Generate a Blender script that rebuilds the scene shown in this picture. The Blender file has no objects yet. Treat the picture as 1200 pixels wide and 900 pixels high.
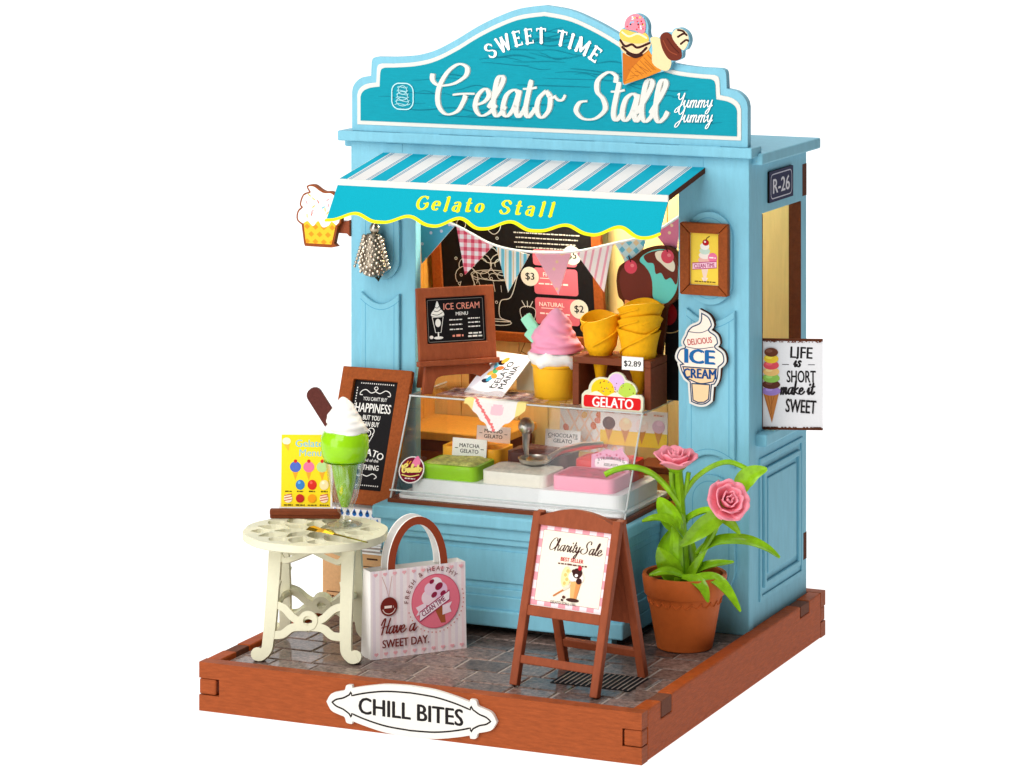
import bpy, bmesh, math, random
from mathutils import Vector, Matrix
from mathutils.geometry import tessellate_polygon
random.seed(7)
S = 0.1                      # the script is written in centimetres; one Blender unit is ten of them
R = math.radians
scn = bpy.context.scene
COL = scn.collection

# ------------------------------------------------------------------ camera
cam_d = bpy.data.cameras.new('camera'); cam = bpy.data.objects.new('camera', cam_d); COL.objects.link(cam)
YAW = 0.4157
cam.location = (44.7597*S, -80.2227*S, 24.723*S)
cam.rotation_euler = (math.pi/2, 0, YAW)
cam_d.sensor_width = 36.0; cam_d.lens = 3922.136*36/1200
cam_d.shift_y = -677.63/1200
cam_d.clip_start = 0.05; cam_d.clip_end = 200
scn.camera = cam

# ------------------------------------------------------------------ studio light
w = bpy.data.worlds.new('World'); scn.world = w; w.use_nodes = True
w.node_tree.nodes['Background'].inputs['Color'].default_value = (1, 1, 1, 1)
w.node_tree.nodes['Background'].inputs['Strength'].default_value = 0.10
def area(name, loc, target, size, power, col=(1, 1, 1)):
    l = bpy.data.lights.new(name, 'AREA'); l.shape = 'SQUARE'; l.size = size*S; l.energy = power; l.color = col
    o = bpy.data.objects.new(name, l); COL.objects.link(o)
    o.location = Vector(loc)*S
    o.rotation_euler = (Vector(target)-Vector(loc)).to_track_quat('-Z', 'Y').to_euler()
    return o
area('key_softbox', (-2, -78, 78), (6, 7, 7), 74, 870, (1.0, 0.99, 0.97))
area('front_fill', (-44, -96, 18), (6, 7, 7), 72, 700, (1.0, 0.99, 0.97))  # fill light added to brighten the front and the interior
area('top_fill', (4, 14, 100), (6, 7, 6), 50, 330)  # extra overhead fill, added to lift the awning and other tops
vs = scn.view_settings
vs.view_transform = 'Standard'; vs.look = 'None'; vs.gamma = 1; vs.exposure = 0
try: vs.use_curve_mapping = False
except Exception: pass
scn.cycles.max_bounces = 8; scn.cycles.transparent_max_bounces = 24
scn.cycles.caustics_reflective = False; scn.cycles.caustics_refractive = False

# ------------------------------------------------------------------ helpers
def lin(c): c /= 255.0; return c/12.92 if c <= .04045 else ((c+.055)/1.055)**2.4
def rgb(r, g, b): return (lin(r), lin(g), lin(b), 1.0)

class MB:
    """collects shapes, builds ONE mesh"""
    def __init__(s): s.v = []; s.f = []; s.c = []
    def add(s, vs, fs, col=None):
        n = len(s.v); s.v += [tuple(p) for p in vs]
        for f in fs: s.f.append(tuple(i+n for i in f)); s.c.append(col)
        return s
    def box(s, x0, x1, y0, y1, z0, z1, col=None):
        v = [(x, y, z) for z in (z0, z1) for y in (y0, y1) for x in (x0, x1)]
        return s.add(v, [(0, 2, 3, 1), (4, 5, 7, 6), (0, 1, 5, 4), (1, 3, 7, 5), (3, 2, 6, 7), (2, 0, 4, 6)], col)
    def plate(s, loops, d0, d1, plane='xz', col=None):
        """solid from 2D loops (first outline, the rest holes), between depth d0 (front) and d1"""
        if plane == 'xz': m = lambda p, d: (p[0], d, p[1])
        elif plane == 'yz': m = lambda p, d: (d, p[0], p[1])
        else: m = lambda p, d: (p[0], p[1], d)
        pts = [p for l in loops for p in l]; n = len(pts)
        tris = tessellate_polygon([[Vector((p[0], p[1], 0)) for p in l] for l in loops])
        vs = [m(p, d0) for p in pts]+[m(p, d1) for p in pts]
        fs = [tuple(t) for t in tris]+[tuple(i+n for i in t[::-1]) for t in tris]
        o = 0
        for l in loops:
            k = len(l)
            for i in range(k):
                a, b = o+i, o+(i+1) % k
                fs.append((a, b, b+n, a+n))
            o += k
        return s.add(vs, fs, col)
    def lathe(s, prof, n=28, c=(0, 0, 0), col=None, fn=None):
        vs = []; fs = []
        for (r, z) in prof:
            for i in range(n):
                t = 2*math.pi*i/n
                rr, zz = (r, z) if fn is None else fn(r, z, t)
                vs.append((c[0]+rr*math.cos(t), c[1]+rr*math.sin(t), c[2]+zz))
        for j in range(len(prof)-1):
            for i in range(n):
                a = j*n+i; b = j*n+(i+1) % n
                fs.append((a, b, b+n, a+n))
        return s.add(vs, fs, col)
    def ball(s, c, r, n=10, m=6, col=None, sz=1.0):
        return s.lathe([(r*math.sin(math.pi*k/m)+1e-5, -r*sz*math.cos(math.pi*k/m)) for k in range(m+1)], n, c, col)
    def tube(s, path, r, n=8, col=None, cap=True):
        path = [Vector(p) for p in path]; L = len(path)
        rs = r if isinstance(r, (list, tuple)) else [r]*L
        vs = []; fs = []; up = Vector((0.13, 0.27, 0.95))
        for i, p in enumerate(path):
            d = (path[min(i+1, L-1)]-path[max(i-1, 0)]).normalized()
            u = d.cross(up)
            if u.length < .05: u = d.cross(Vector((1, 0, 0)))
            u.normalize(); q = d.cross(u)
            for k in range(n):
                t = 2*math.pi*k/n
                vs.append(p+(u*math.cos(t)+q*math.sin(t))*rs[i])
        for i in range(L-1):
            for k in range(n):
                a = i*n+k; b = i*n+(k+1) % n
                fs.append((a, b, b+n, a+n))
        if cap: fs += [tuple(range(n))[::-1], tuple(range((L-1)*n, L*n))]
        return s.add(vs, fs, col)
    def xf(s, M):
        s.v = [tuple(M @ Vector(p)) for p in s.v]; return s
    def build(s, name, mat, parent=None, bevel=0, smooth=False, seg=2):
        me = bpy.data.meshes.new(name)
        me.from_pydata([(x*S, y*S, z*S) for x, y, z in s.v], [], s.f)
        cols = any(c is not None for c in s.c)
        if cols:
            at = me.color_attributes.new('Col', 'FLOAT_COLOR', 'CORNER')
            k = 0; buf = []
            for f, c in zip(s.f, s.c): buf += list(c or (1, 1, 1, 1))*len(f)
            at.data.foreach_set('color', buf)
        bm = bmesh.new(); bm.from_mesh(me)
        if not cols or bevel or smooth: bmesh.ops.recalc_face_normals(bm, faces=bm.faces)
        if bevel:
            ed = [e for e in bm.edges if len(e.link_faces) == 2 and e.calc_face_angle(0) > R(35)]
            bmesh.ops.bevel(bm, geom=ed, offset=bevel*S, segments=seg, profile=.5, affect='EDGES', clamp_overlap=True)
        bm.to_mesh(me); bm.free()
        me.materials.append(mat)
        if smooth:
            me.polygons.foreach_set('use_smooth', [True]*len(me.polygons))
            me.set_sharp_from_angle(angle=R(42 if smooth is True else smooth))
        o = bpy.data.objects.new(name, me); COL.objects.link(o); o.parent = parent
        return o

def thing(name, label, cat, loc=(0, 0, 0), rz=0, rx=0, group=None):
    o = bpy.data.objects.new(name, None); COL.objects.link(o); o.empty_display_size = .05
    o.location = Vector(loc)*S; o.rotation_euler = (rx, 0, rz)
    o['label'] = label; o['category'] = cat
    if group: o['group'] = group
    return o
def tag(o, label, cat, group=None):
    o['label'] = label; o['category'] = cat
    if group: o['group'] = group
    return o
def place(o, loc=(0, 0, 0), rot=(0, 0, 0)):
    o.location = Vector(loc)*S; o.rotation_euler = rot; return o

def cat(pts, n=8, closed=False, w=None):
    """Catmull-Rom through points"""
    P = [tuple(p) for p in pts]; L = len(P); out = []
    for i in range(L if closed else L-1):
        if closed: a, b, c, d = P[i-1], P[i], P[(i+1) % L], P[(i+2) % L]
        else: a, b, c, d = P[max(i-1, 0)], P[i], P[i+1], P[min(i+2, L-1)]
        for k in range(n):
            t = k/n
            out.append(tuple(.5*((2*q)+(r-p)*t+(2*p-5*q+4*r-s_)*t*t+(-p+3*q-3*r+s_)*t**3) for p, q, r, s_ in zip(a, b, c, d)))
    if not closed: out.append(P[-1])
    return out
def area2(l): return sum(l[i-1][0]*l[i][1]-l[i][0]*l[i-1][1] for i in range(len(l)))/2
def inset(l, d):
    """offset a closed loop inwards"""
    if area2(l) < 0: l = l[::-1]
    n = len(l); out = []
    for i in range(n):
        p = Vector(l[i]); a = Vector(l[i-1]); b = Vector(l[(i+1) % n])
        e1 = (p-a); e2 = (b-p)
        if e1.length < 1e-6 or e2.length < 1e-6: continue
        e1.normalize(); e2.normalize()
        n1 = Vector((-e1.y, e1.x)); n2 = Vector((-e2.y, e2.x)); m = n1+n2
        if m.length < 1e-4: m = n1
        m.normalize(); out.append(tuple(p+m*d/max(.45, m.dot(n1))))
    return out
def rrect(x0, x1, y0, y1, r, n=5):
    out = []
    for cx, cy, a in ((x1-r, y1-r, 0), (x0+r, y1-r, 90), (x0+r, y0+r, 180), (x1-r, y0+r, 270)):
        for k in range(n+1):
            t = R(a+90*k/n); out.append((cx+r*math.cos(t), cy+r*math.sin(t)))
    return out
def circ(cx, cy, rx, ry=None, n=24, rot=0):
    ry = rx if ry is None else ry; out = []
    for k in range(n):
        t = 2*math.pi*k/n; x, y = rx*math.cos(t), ry*math.sin(t)
        out.append((cx+x*math.cos(rot)-y*math.sin(rot), cy+x*math.sin(rot)+y*math.cos(rot)))
    return out
def clip(sub, cl):
    if area2(cl) < 0: cl = cl[::-1]
    out = list(sub)
    for i in range(len(cl)):
        a, b = cl[i-1], cl[i]; inp = out; out = []
        f = lambda p: (b[0]-a[0])*(p[1]-a[1])-(b[1]-a[1])*(p[0]-a[0])
        for j in range(len(inp)):
            p, q = inp[j-1], inp[j]; fp, fq = f(p), f(q)
            if (fp >= 0) != (fq >= 0):
                t = fp/(fp-fq); out.append((p[0]+(q[0]-p[0])*t, p[1]+(q[1]-p[1])*t))
            if fq >= 0: out.append(q)
        if not out: return []
    return out

_tc = {}
def glyphs(sx, bold):
    key = (sx, bold)
    if key not in _tc:
        cu = bpy.data.curves.new('t', 'FONT'); cu.body = sx; cu.size = 1; cu.offset = bold; cu.resolution_u = 3
        cu.fill_mode = 'FRONT'
        ob = bpy.data.objects.new('t', cu)
        me = bpy.data.meshes.new_from_object(ob)
        vs = [(v.co.x, v.co.y) for v in me.vertices]; fs = [tuple(p.vertices) for p in me.polygons]
        bpy.data.objects.remove(ob); bpy.data.curves.remove(cu); bpy.data.meshes.remove(me)
        _tc[key] = (vs, fs)
    return _tc[key]

# strokes of a hand-lettered script: x-height 1, ascenders 2
SCR = {
 'e': (.82, [[(0, .35), (.4, .5), (.58, .78), (.4, 1.0), (.15, .75), (.1, .3), (.34, 0), (.65, .1), (.92, .42)]]),
 'l': (.58, [[(0, .3), (.35, .95), (.5, 1.7), (.38, 2.0), (.22, 1.6), (.2, .4), (.38, 0), (.6, .15), (.72, .4)]]),
 'a': (1.0, [[(.74, .85), (.5, 1.0), (.18, .78), (.1, .25), (.3, 0), (.58, .3), (.74, .95)], [(.76, 1.0), (.7, .3), (.84, 0), (1.02, .2), (1.1, .38)]]),
 't': (.56, [[(.32, 1.65), (.22, .35), (.38, 0), (.62, .25), (.66, .35)], [(-.02, 1.08), (.3, 1.1), (.62, 1.2)]]),
 'o': (.92, [[(.45, 1), (.14, .7), (.12, .25), (.4, 0), (.72, .3), (.7, .78), (.45, 1.0)], [(.55, .95), (.72, .75), (1.0, .82)]]),
 'h': (.98, [[(0, .3), (.35, 1), (.45, 1.8), (.33, 2), (.22, 1.5), (.15, 0)], [(.17, .5), (.45, .95), (.63, .85), (.62, .3), (.76, 0), (1.0, .32)]]),
 'r': (.8, [[(0, .35), (.2, 1.05), (.34, .85), (.58, .92), (.5, .3), (.62, 0), (.85, .35)]]),
 'i': (.5, [[(0, .4), (.22, 1.0), (.18, .3), (.32, 0), (.52, .35)], [(.28, 1.42), (.31, 1.52)]]),
 'y': (.85, [[(0, .7), (.18, 1), (.2, .4), (.38, .03), (.6, .4), (.7, 1)], [(.72, 1.0), (.66, 0), (.48, -.8), (.22, -.9), (.28, -.45), (.9, .3)]]),
 'u': (.95, [[(0, .6), (.15, 1), (.15, .3), (.33, 0), (.56, .4), (.66, 1)], [(.68, 1), (.64, .3), (.78, 0), (.98, .35)]]),
 'm': (1.15, [[(0, .6), (.12, 1.0), (.1, 0)], [(.12, .55), (.35, 1), (.5, .85), (.46, 0)], [(.48, .55), (.72, 1), (.86, .85), (.83, .25), (.95, 0), (1.18, .35)]]),
 'v': (.75, [[(0, .7), (.15, 1), (.25, .3), (.38, 0), (.58, .4), (.66, .95), (.85, .85)]]),
 's': (.62, [[(.55, .85), (.35, 1), (.2, .75), (.5, .35), (.38, 0), (.08, .12)]]),
 'k': (.82, [[(.12, 2), (.08, 0)], [(.6, .98), (.14, .5), (.5, .2), (.8, .05)]]),
 ' ': (.55, []),
 'G': (1.5, [[(-.18, 1.72), (-.14, 1.42), (.15, 1.22), (.7, 1.32), (1.12, 1.66), (1.14, 2.02), (.8, 2.16), (.4, 1.8), (.14, 1.1), (.2, .4), (.55, 0), (.98, .15), (1.18, .6), (1.22, .85)], [(.72, .84), (1.1, .9), (1.58, .92)]]),
 'S': (1.25, [[(.1, .8), (-.2, .72), (-.3, .35), (.02, .02), (.5, .05), (.84, .45), (.72, .9), (.44, 1.25), (.42, 1.75), (.78, 2.1), (1.1, 1.95), (1.12, 1.65)]]),
 'C': (1.15, [[(1.12, 1.55), (1.05, 1.95), (.6, 1.92), (.2, 1.2), (.2, .4), (.55, 0), (1.0, .25), (1.2, .55)]]),
 'H': (1.2, [[(-.1, 1.3), (.1, 1.9), (.35, 2.0), (.25, 0)], [(1.1, 2.05), (.95, 1), (.9, .1), (1.2, .25)], [(0, .9), (.5, 1.0), (1.1, 1.1)]]),
 'Y': (1.1, [[(0, 1.8), (.2, 2), (.25, 1.4), (.5, 1.1), (.82, 1.5), (.95, 2)], [(.97, 2.0), (.85, .6), (.55, -.5), (.2, -.7), (.25, -.2), (1.1, .5)]]),
}
def script_strokes(txt, x, y, k, sx=1.0, shear=.22, rot=0):
    out = []; cx = 0
    for ch in txt:
        adv, st = SCR[ch]
        for s_ in st:
            pts = [((cx+p[0])*sx*k+p[1]*k*shear, p[1]*k) for p in s_]
            out.append([(x+a*math.cos(rot)-b*math.sin(rot), y+a*math.sin(rot)+b*math.cos(rot)) for a, b in pts])
        cx += adv
    return out
# upright serif letters, 1 high
def _arc(cx, cy, rx, ry, a0, a1, n=7): return [(cx+rx*math.cos(R(a0+(a1-a0)*i/n)), cy+ry*math.sin(R(a0+(a1-a0)*i/n))) for i in range(n+1)]
SER = {
 'S': (.72, [[(.62, .8), (.45, .98), (.2, .95), (.1, .75), (.25, .56), (.5, .45), (.62, .25), (.5, .05), (.25, .02), (.08, .2)]], [(.62, .8, .02, .18), (.08, .2, .02, .18)]),
 'W': (1.1, [[(.08, 1), (.32, 0)], [(.32, 0), (.52, .9)], [(.52, .9), (.74, 0)], [(.74, 0), (1.0, 1)]], [(.08, 1, .2, .03), (1.0, 1, .2, .03), (.52, .98, .2, .03)]),
 'E': (.7, [[(.16, 0), (.16, 1)], [(.05, .98), (.6, .98)], [(.05, .02), (.62, .02)], [(.16, .52), (.48, .52)]], [(.6, .9, .03, .16), (.62, .1, .03, .18), (.48, .52, .03, .16)]),
 'T': (.75, [[(.37, 0), (.37, 1)], [(.03, .98), (.71, .98)]], [(.04, .9, .03, .16), (.7, .9, .03, .16), (.37, .02, .24, .03)]),
 'I': (.42, [[(.2, 0), (.2, 1)]], [(.2, .02, .26, .03), (.2, .98, .26, .03)]),
 'M': (1.0, [[(.14, 0), (.14, 1)], [(.14, 1), (.48, .15)], [(.48, .15), (.84, 1)], [(.84, 1), (.84, 0)]], [(.14, .02, .24, .03), (.84, .02, .24, .03), (.1, .98, .2, .03), (.88, .98, .2, .03)]),
 'G': (.85, [_arc(.44, .5, .36, .48, 50, 330, 12), [(.75, .25), (.75, .45)], [(.52, .45), (.82, .45)]], [(.68, .88, .04, .2)]),
 'e': (.62, [[(.1, .36), (.52, .36)]+_arc(.31, .34, .21, .32, 10, 310, 10)], []),
 'l': (.34, [[(.17, 0), (.17, .98)]], [(.17, .02, .24, .03), (.1, .98, .14, .03)]),
 'a': (.62, [_arc(.28, .2, .18, .2, 60, 330, 8), [(.12, .58), (.3, .67), (.46, .55), (.46, .0)]], [(.53, .02, .12, .03)]),
 't': (.46, [[(.2, .92), (.2, .12), (.3, .02), (.42, .08)], [(.04, .65), (.4, .65)]], []),
 'o': (.64, [_arc(.32, .33, .22, .31, 0, 360, 12)], []),
 ' ': (.4, [], []),
}

class CV:
    """flat print: coloured shapes in layers a hair apart; x right, y up, facing local -Y"""
    EPS = .0006
    def __init__(s): s.mb = MB(); s.z = s.EPS; s.fresh = False
    def up(s): s.z += s.EPS; s.fresh = False
    def share(s):
        """shapes that never overlap share a layer"""
        if not s.fresh: s.up(); s.fresh = True
    def lifts(s, lift):
        if lift: s.up()
        else: s.share()
    def _tri(s, loops, col):
        pts = [p for l in loops for p in l]
        if len(pts) < 3: return
        ts = tessellate_polygon([[Vector((p[0], p[1], 0)) for p in l] for l in loops])
        z = s.z
        fs = []
        for t in ts:
            a, b, c = (pts[i] for i in t)
            ar = (b[0]-a[0])*(c[1]-a[1])-(b[1]-a[1])*(c[0]-a[0])
            fs.append(t if ar > 0 else t[::-1])
        s.mb.add([(p[0], -z, p[1]) for p in pts], fs, col)
    def poly(s, pts, col, lift=True, cl=None, holes=()):
        s.lifts(lift)
        if cl: pts = clip(pts, cl)
        if len(pts) >= 3: s._tri([list(pts)]+[list(h) for h in holes], col)
        return s
    def rect(s, x0, x1, y0, y1, col, r=0, **k):
        return s.poly(rrect(x0, x1, y0, y1, r) if r else [(x0, y0), (x1, y0), (x1, y1), (x0, y1)], col, **k)
    def ell(s, cx, cy, rx, ry, col, rot=0, n=20, **k): return s.poly(circ(cx, cy, rx, ry, n, rot), col, **k)
    def ring(s, cx, cy, r, wd, col, n=32, lift=True):
        s.lifts(lift)
        a, b = circ(cx, cy, r, n=n), circ(cx, cy, r-wd, n=n)
        s.mb.add([(p[0], -s.z, p[1]) for p in a+b], [(i, (i+1) % n, n+(i+1) % n, n+i) for i in range(n)], col)
        return s
    def line(s, pts, wd, col, pen=0, closed=False, sm=0, lift=True, taper=False):
        s.lifts(lift)
        if sm: pts = cat(pts, sm, closed)
        elif closed: pts = list(pts)
        if closed: pts = pts+[pts[0]]
        n = len(pts); vs = []; fs = []
        for i, p in enumerate(pts):
            a = pts[i-1] if i else (pts[-2] if closed else pts[0]); b = pts[i+1] if i < n-1 else (pts[1] if closed else pts[-1])
            dx, dy = b[0]-a[0], b[1]-a[1]; L = math.hypot(dx, dy) or 1e-6; dx /= L; dy /= L
            h = (wd+pen*(abs(dy)**1.5))/2
            if taper: h *= .35+.65*math.sin(math.pi*(i+.4)/(n-.2))
            z = s.z+i*1e-5
            vs += [(p[0]-dy*h, -z, p[1]+dx*h), (p[0]+dy*h, -z, p[1]-dx*h)]
        for i in range(n-1): fs.append((2*i, 2*i+1, 2*i+3, 2*i+2))
        s.mb.add(vs, fs, col)
        if not closed and not taper:
            for q in (0, n-1):
                h = math.hypot(vs[2*q][0]-vs[2*q+1][0], vs[2*q][2]-vs[2*q+1][2])/2
                s.z += 1.5e-4; s._tri([circ(pts[q][0], pts[q][1], h, n=8)], col)
        return s
    def text(s, t, x, y, h, col, al='C', bold=0.0, rot=0, shear=0, sx=1.0, lift=True, width=None):
        s.lifts(lift)
        vs, fs = glyphs(t, 0)
        if not vs: return s
        x0 = min(v[0] for v in vs); x1 = max(v[0] for v in vs)
        k = h/.70                       # capital height of the built-in face
        if width: sx = width/((x1-x0)*k)
        off = {'C': (x0+x1)/2, 'L': x0, 'R': x1}[al]
        c, n = math.cos(rot), math.sin(rot); out = []
        for i, e in enumerate((0,) if not bold else (-1, 1, 0)):
            out = []
            for a, b in vs:
                a = (a-off+e*bold)*k*sx; b = (b+(.6*bold if e == 0 and bold else 0))*k; a += b*shear
                out.append((x+a*c-b*n, -s.z-i*1.2e-4, y+a*n+b*c))
            s.mb.add(out, fs, col)
        return s
    def arctext(s, t, cx, cy, r, h, col, mid=90, span=None, bold=0.0):
        n = len(t); s.up()
        step = (span/(n-1)) if span else math.degrees(h*1.05/r)
        for i, ch in enumerate(t):
            if ch == ' ': continue
            a = R(mid-(i-(n-1)/2)*step)
            s.text(ch, cx+r*math.cos(a), cy+r*math.sin(a), h, col, bold=bold, rot=a-math.pi/2, lift=False)
        return s
    def script(s, t, x, y, k, col, wd, pen, **kw):
        for st in script_strokes(t, x, y, k, **kw): s.line(st, wd, col, pen=pen, sm=6)
        return s
    def serif(s, t, x, y, h, col, wd, sp=.1, rotf=None):
        cx = 0
        for ch in t:
            adv, st, se = SER[ch]
            f = (lambda p: (x+(cx+p[0])*h, y+p[1]*h)) if rotf is None else (lambda p: rotf(cx+adv/2, p[0]-adv/2, p[1]))
            for q in st: s.line([f(p) for p in q], wd*h*.45, col, pen=wd*h*.7, sm=3 if len(q) > 3 else 0)
            for (a, b, rw, rh) in se: s.poly([f((a-rw/2-.02, b-rh/2-.02)), f((a+rw/2+.02, b-rh/2-.02)), f((a+rw/2+.02, b+rh/2+.02)), f((a-rw/2-.02, b+rh/2+.02))], col)
            cx += adv+sp
        return cx
    def words(s, x0, x1, y, h, col, seed=0, lift=True):
        """a line of print too small to read"""
        rn = random.Random(seed); x = x0
        s.lifts(lift)
        while x < x1:
            L = min(rn.uniform(.06, .2)*h/.06, x1-x); s.rect(x, x+L, y, y+h*rn.uniform(.75, 1), col, lift=False); x += L+h*.6
        return s
    def build(s, name, parent, loc=(0, 0, 0), rot=(0, 0, 0), mat=None):
        return place(s.mb.build(name, mat or M['print'], parent), loc, rot)

# ------------------------------------------------------------------ materials
M = {}
def mat(name, col, rough=.5, metal=0, var=.06, vscale=60, bump=.0, bscale=300, grain=None, coat=0, spec=.1, emit=0, attr=False, sss=0, rnd=0):
    m = bpy.data.materials.new(name); m.use_nodes = True; nt = m.node_tree; N = nt.nodes; L = nt.links
    b = N['Principled BSDF']
    b.inputs['Roughness'].default_value = rough; b.inputs['Metallic'].default_value = metal
    b.inputs['Specular IOR Level'].default_value = spec; b.inputs['Coat Weight'].default_value = coat; b.inputs['Coat Roughness'].default_value = .12
    tc = N.new('ShaderNodeTexCoord'); mp = N.new('ShaderNodeMapping'); L.new(tc.outputs['Object'], mp.inputs['Vector'])
    if grain: mp.inputs['Scale'].default_value = grain
    nz = N.new('ShaderNodeTexNoise'); nz.inputs['Scale'].default_value = vscale; nz.inputs['Detail'].default_value = 6; nz.inputs['Roughness'].default_value = .65
    L.new(mp.outputs[0], nz.inputs['Vector'])
    if attr:
        src = N.new('ShaderNodeAttribute'); src.attribute_name = 'Col'; out = src.outputs['Color']
    else:
        src = N.new('ShaderNodeRGB'); src.outputs[0].default_value = col; out = src.outputs[0]
    if var:
        mr = N.new('ShaderNodeMapRange'); mr.inputs['From Min'].default_value = .3; mr.inputs['From Max'].default_value = .7
        mr.inputs['To Min'].default_value = 1-var; mr.inputs['To Max'].default_value = 1+var
        L.new(nz.outputs['Fac'], mr.inputs['Value'])
        hs = N.new('ShaderNodeHueSaturation'); L.new(out, hs.inputs['Color']); L.new(mr.outputs[0], hs.inputs['Value']); out = hs.outputs[0]
    if rnd:
        oi = N.new('ShaderNodeObjectInfo'); mr2 = N.new('ShaderNodeMapRange'); mr2.inputs['To Min'].default_value = 1-rnd; mr2.inputs['To Max'].default_value = 1+rnd
        L.new(oi.outputs['Random'], mr2.inputs['Value'])
        h2 = N.new('ShaderNodeHueSaturation'); L.new(out, h2.inputs['Color']); L.new(mr2.outputs[0], h2.inputs['Value']); out = h2.outputs[0]
    L.new(out, b.inputs['Base Color'])
    if emit: L.new(out, b.inputs['Emission Color']); b.inputs['Emission Strength'].default_value = emit
    if sss: b.inputs['Subsurface Weight'].default_value = sss; b.inputs['Subsurface Radius'].default_value = (.04, .03, .02); b.inputs['Subsurface Scale'].default_value = .3
    if bump:
        n2 = N.new('ShaderNodeTexNoise'); n2.inputs['Scale'].default_value = bscale; n2.inputs['Detail'].default_value = 5
        L.new(mp.outputs[0], n2.inputs['Vector'])
        bp = N.new('ShaderNodeBump'); bp.inputs['Strength'].default_value = bump; bp.inputs['Distance'].default_value = .004
        L.new(n2.outputs['Fac'], bp.inputs['Height']); L.new(bp.outputs[0], b.inputs['Normal'])
    M[name] = m; return m
def glass(name, tint=(.97, .98, .975, 1), ior=.04, rough=.02):
    m = bpy.data.materials.new(name); m.use_nodes = True; nt = m.node_tree; N = nt.nodes; L = nt.links
    N.remove(N['Principled BSDF'])
    t = N.new('ShaderNodeBsdfTransparent'); t.inputs[0].default_value = tint
    g = N.new('ShaderNodeBsdfGlossy'); g.inputs['Roughness'].default_value = rough
    lw = N.new('ShaderNodeLayerWeight'); lw.inputs['Blend'].default_value = .5
    pw = N.new('ShaderNodeMath'); pw.operation = 'POWER'; L.new(lw.outputs['Facing'], pw.inputs[0]); pw.inputs[1].default_value = 4
    ma = N.new('ShaderNodeMath'); ma.operation = 'MULTIPLY_ADD'; L.new(pw.outputs[0], ma.inputs[0]); ma.inputs[1].default_value = .6; ma.inputs[2].default_value = ior
    x = N.new('ShaderNodeMixShader'); L.new(ma.outputs[0], x.inputs[0]); L.new(t.outputs[0], x.inputs[1]); L.new(g.outputs[0], x.inputs[2])
    L.new(x.outputs[0], N['Material Output'].inputs['Surface']); M[name] = m
mat('paint', rgb(130, 192, 212), .5, var=.06, vscale=45, bump=.2, bscale=240, grain=(1, 1, .25))
mat('paint_line', rgb(70, 150, 185), .6, var=0)
mat('rail', rgb(156, 76, 38), .55, var=.2, vscale=70, bump=.35, bscale=200, grain=(.35, .35, 2.2))
mat('rail_side', rgb(170, 76, 26), .55, var=.2, vscale=70, bump=.35, bscale=200, grain=(.35, .35, 2.2))
mat('tenon', rgb(112, 66, 48), .7, var=.15, vscale=90, bump=.2)
mat('raw_edge', rgb(92, 46, 26), .75, var=.2, vscale=90, bump=.3)
mat('stain', rgb(146, 74, 46), .5, var=.14, vscale=70, bump=.15, bscale=240, grain=(1, 1, .4))
mat('walnut', rgb(122, 62, 38), .5, var=.16, vscale=60, bump=.15, grain=(.4, 1, 2))
mat('frame_wood', rgb(150, 74, 30), .5, var=.22, vscale=130, bump=.2, bscale=300)
mat('pine', rgb(228, 192, 128), .55, var=.07, vscale=50, bump=.1, grain=(2, 2, .2), rnd=.05)
mat('amber_wood', rgb(232, 158, 66), .5, var=.1, vscale=50, bump=.1, grain=(2, 2, .2), rnd=.08)
mat('white_paint', rgb(226, 222, 214), .45, var=.02)
mat('cream', rgb(226, 222, 194), .42, var=.03, vscale=80, bump=.06)
mat('slate', rgb(116, 96, 88), .4, var=.75, vscale=80, bump=.45, bscale=150, coat=.45, rnd=.38); M['slate'].node_tree.nodes['Principled BSDF'].inputs['Coat Roughness'].default_value = .07
mat('mortar', rgb(172, 156, 146), .6, var=.25, vscale=90, bump=.3)
mat('board_black', rgb(22, 19, 21), .6, var=.2, vscale=80)
mat('print', (1, 1, 1, 1), .6, var=.03, vscale=160, attr=True)
mat('cloth_print', (1, 1, 1, 1), .8, var=.05, vscale=260, bump=.15, bscale=500, attr=True)
mat('paper', rgb(248, 244, 240), .6, var=.02)
mat('silver', rgb(225, 222, 215), .28, metal=1, var=.05)
mat('antique', rgb(190, 178, 160), .3, metal=1, var=.4, vscale=120)
mat('antique_dark', rgb(150, 138, 122), .4, metal=1, var=.7, vscale=90, bump=.6, bscale=160)
mat('gold', rgb(236, 184, 48), .22, metal=1, var=.05)
mat('tray', rgb(236, 236, 236), .3, var=.02, coat=.3)
mat('clay', rgb(192, 96, 42), .5, var=.08, vscale=30, bump=.1)
mat('soil', rgb(70, 46, 34), .9, var=.3, bump=.6)
mat('leaf', rgb(140, 192, 28), .28, var=.3, vscale=26, coat=.45, rnd=.14)
mat('rose', rgb(255, 158, 174), .45, var=.1, vscale=30, sss=.1)
mat('waffle', rgb(246, 180, 20), .55, var=.1, vscale=40, bump=.4, bscale=110)
mat('mustard', rgb(248, 186, 40), .4, var=.03)
mat('pink_cream', rgb(246, 160, 190), .4, var=.05, vscale=30, sss=.1)
mat('white_cream', rgb(250, 246, 240), .4, var=.03, sss=.1)
mat('mint', rgb(160, 230, 196), .45, var=.03)
mat('lime', rgb(150, 212, 20), .22, var=.06, vscale=30, coat=.5)
mat('choc', rgb(92, 46, 40), .5, var=.15, vscale=120, bump=.4)
mat('kraft', rgb(214, 166, 118), .75, var=.08, vscale=120, bump=.2)
mat('cord', rgb(50, 60, 50), .7)
mat('teal_cloth', rgb(6, 164, 184), .75, var=.08, vscale=300, bump=.15, bscale=500)
mat('teal_board', rgb(8, 150, 168), .55, var=.07, vscale=70, bump=.2, bscale=260, grain=(.4, 1, 3))
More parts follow.
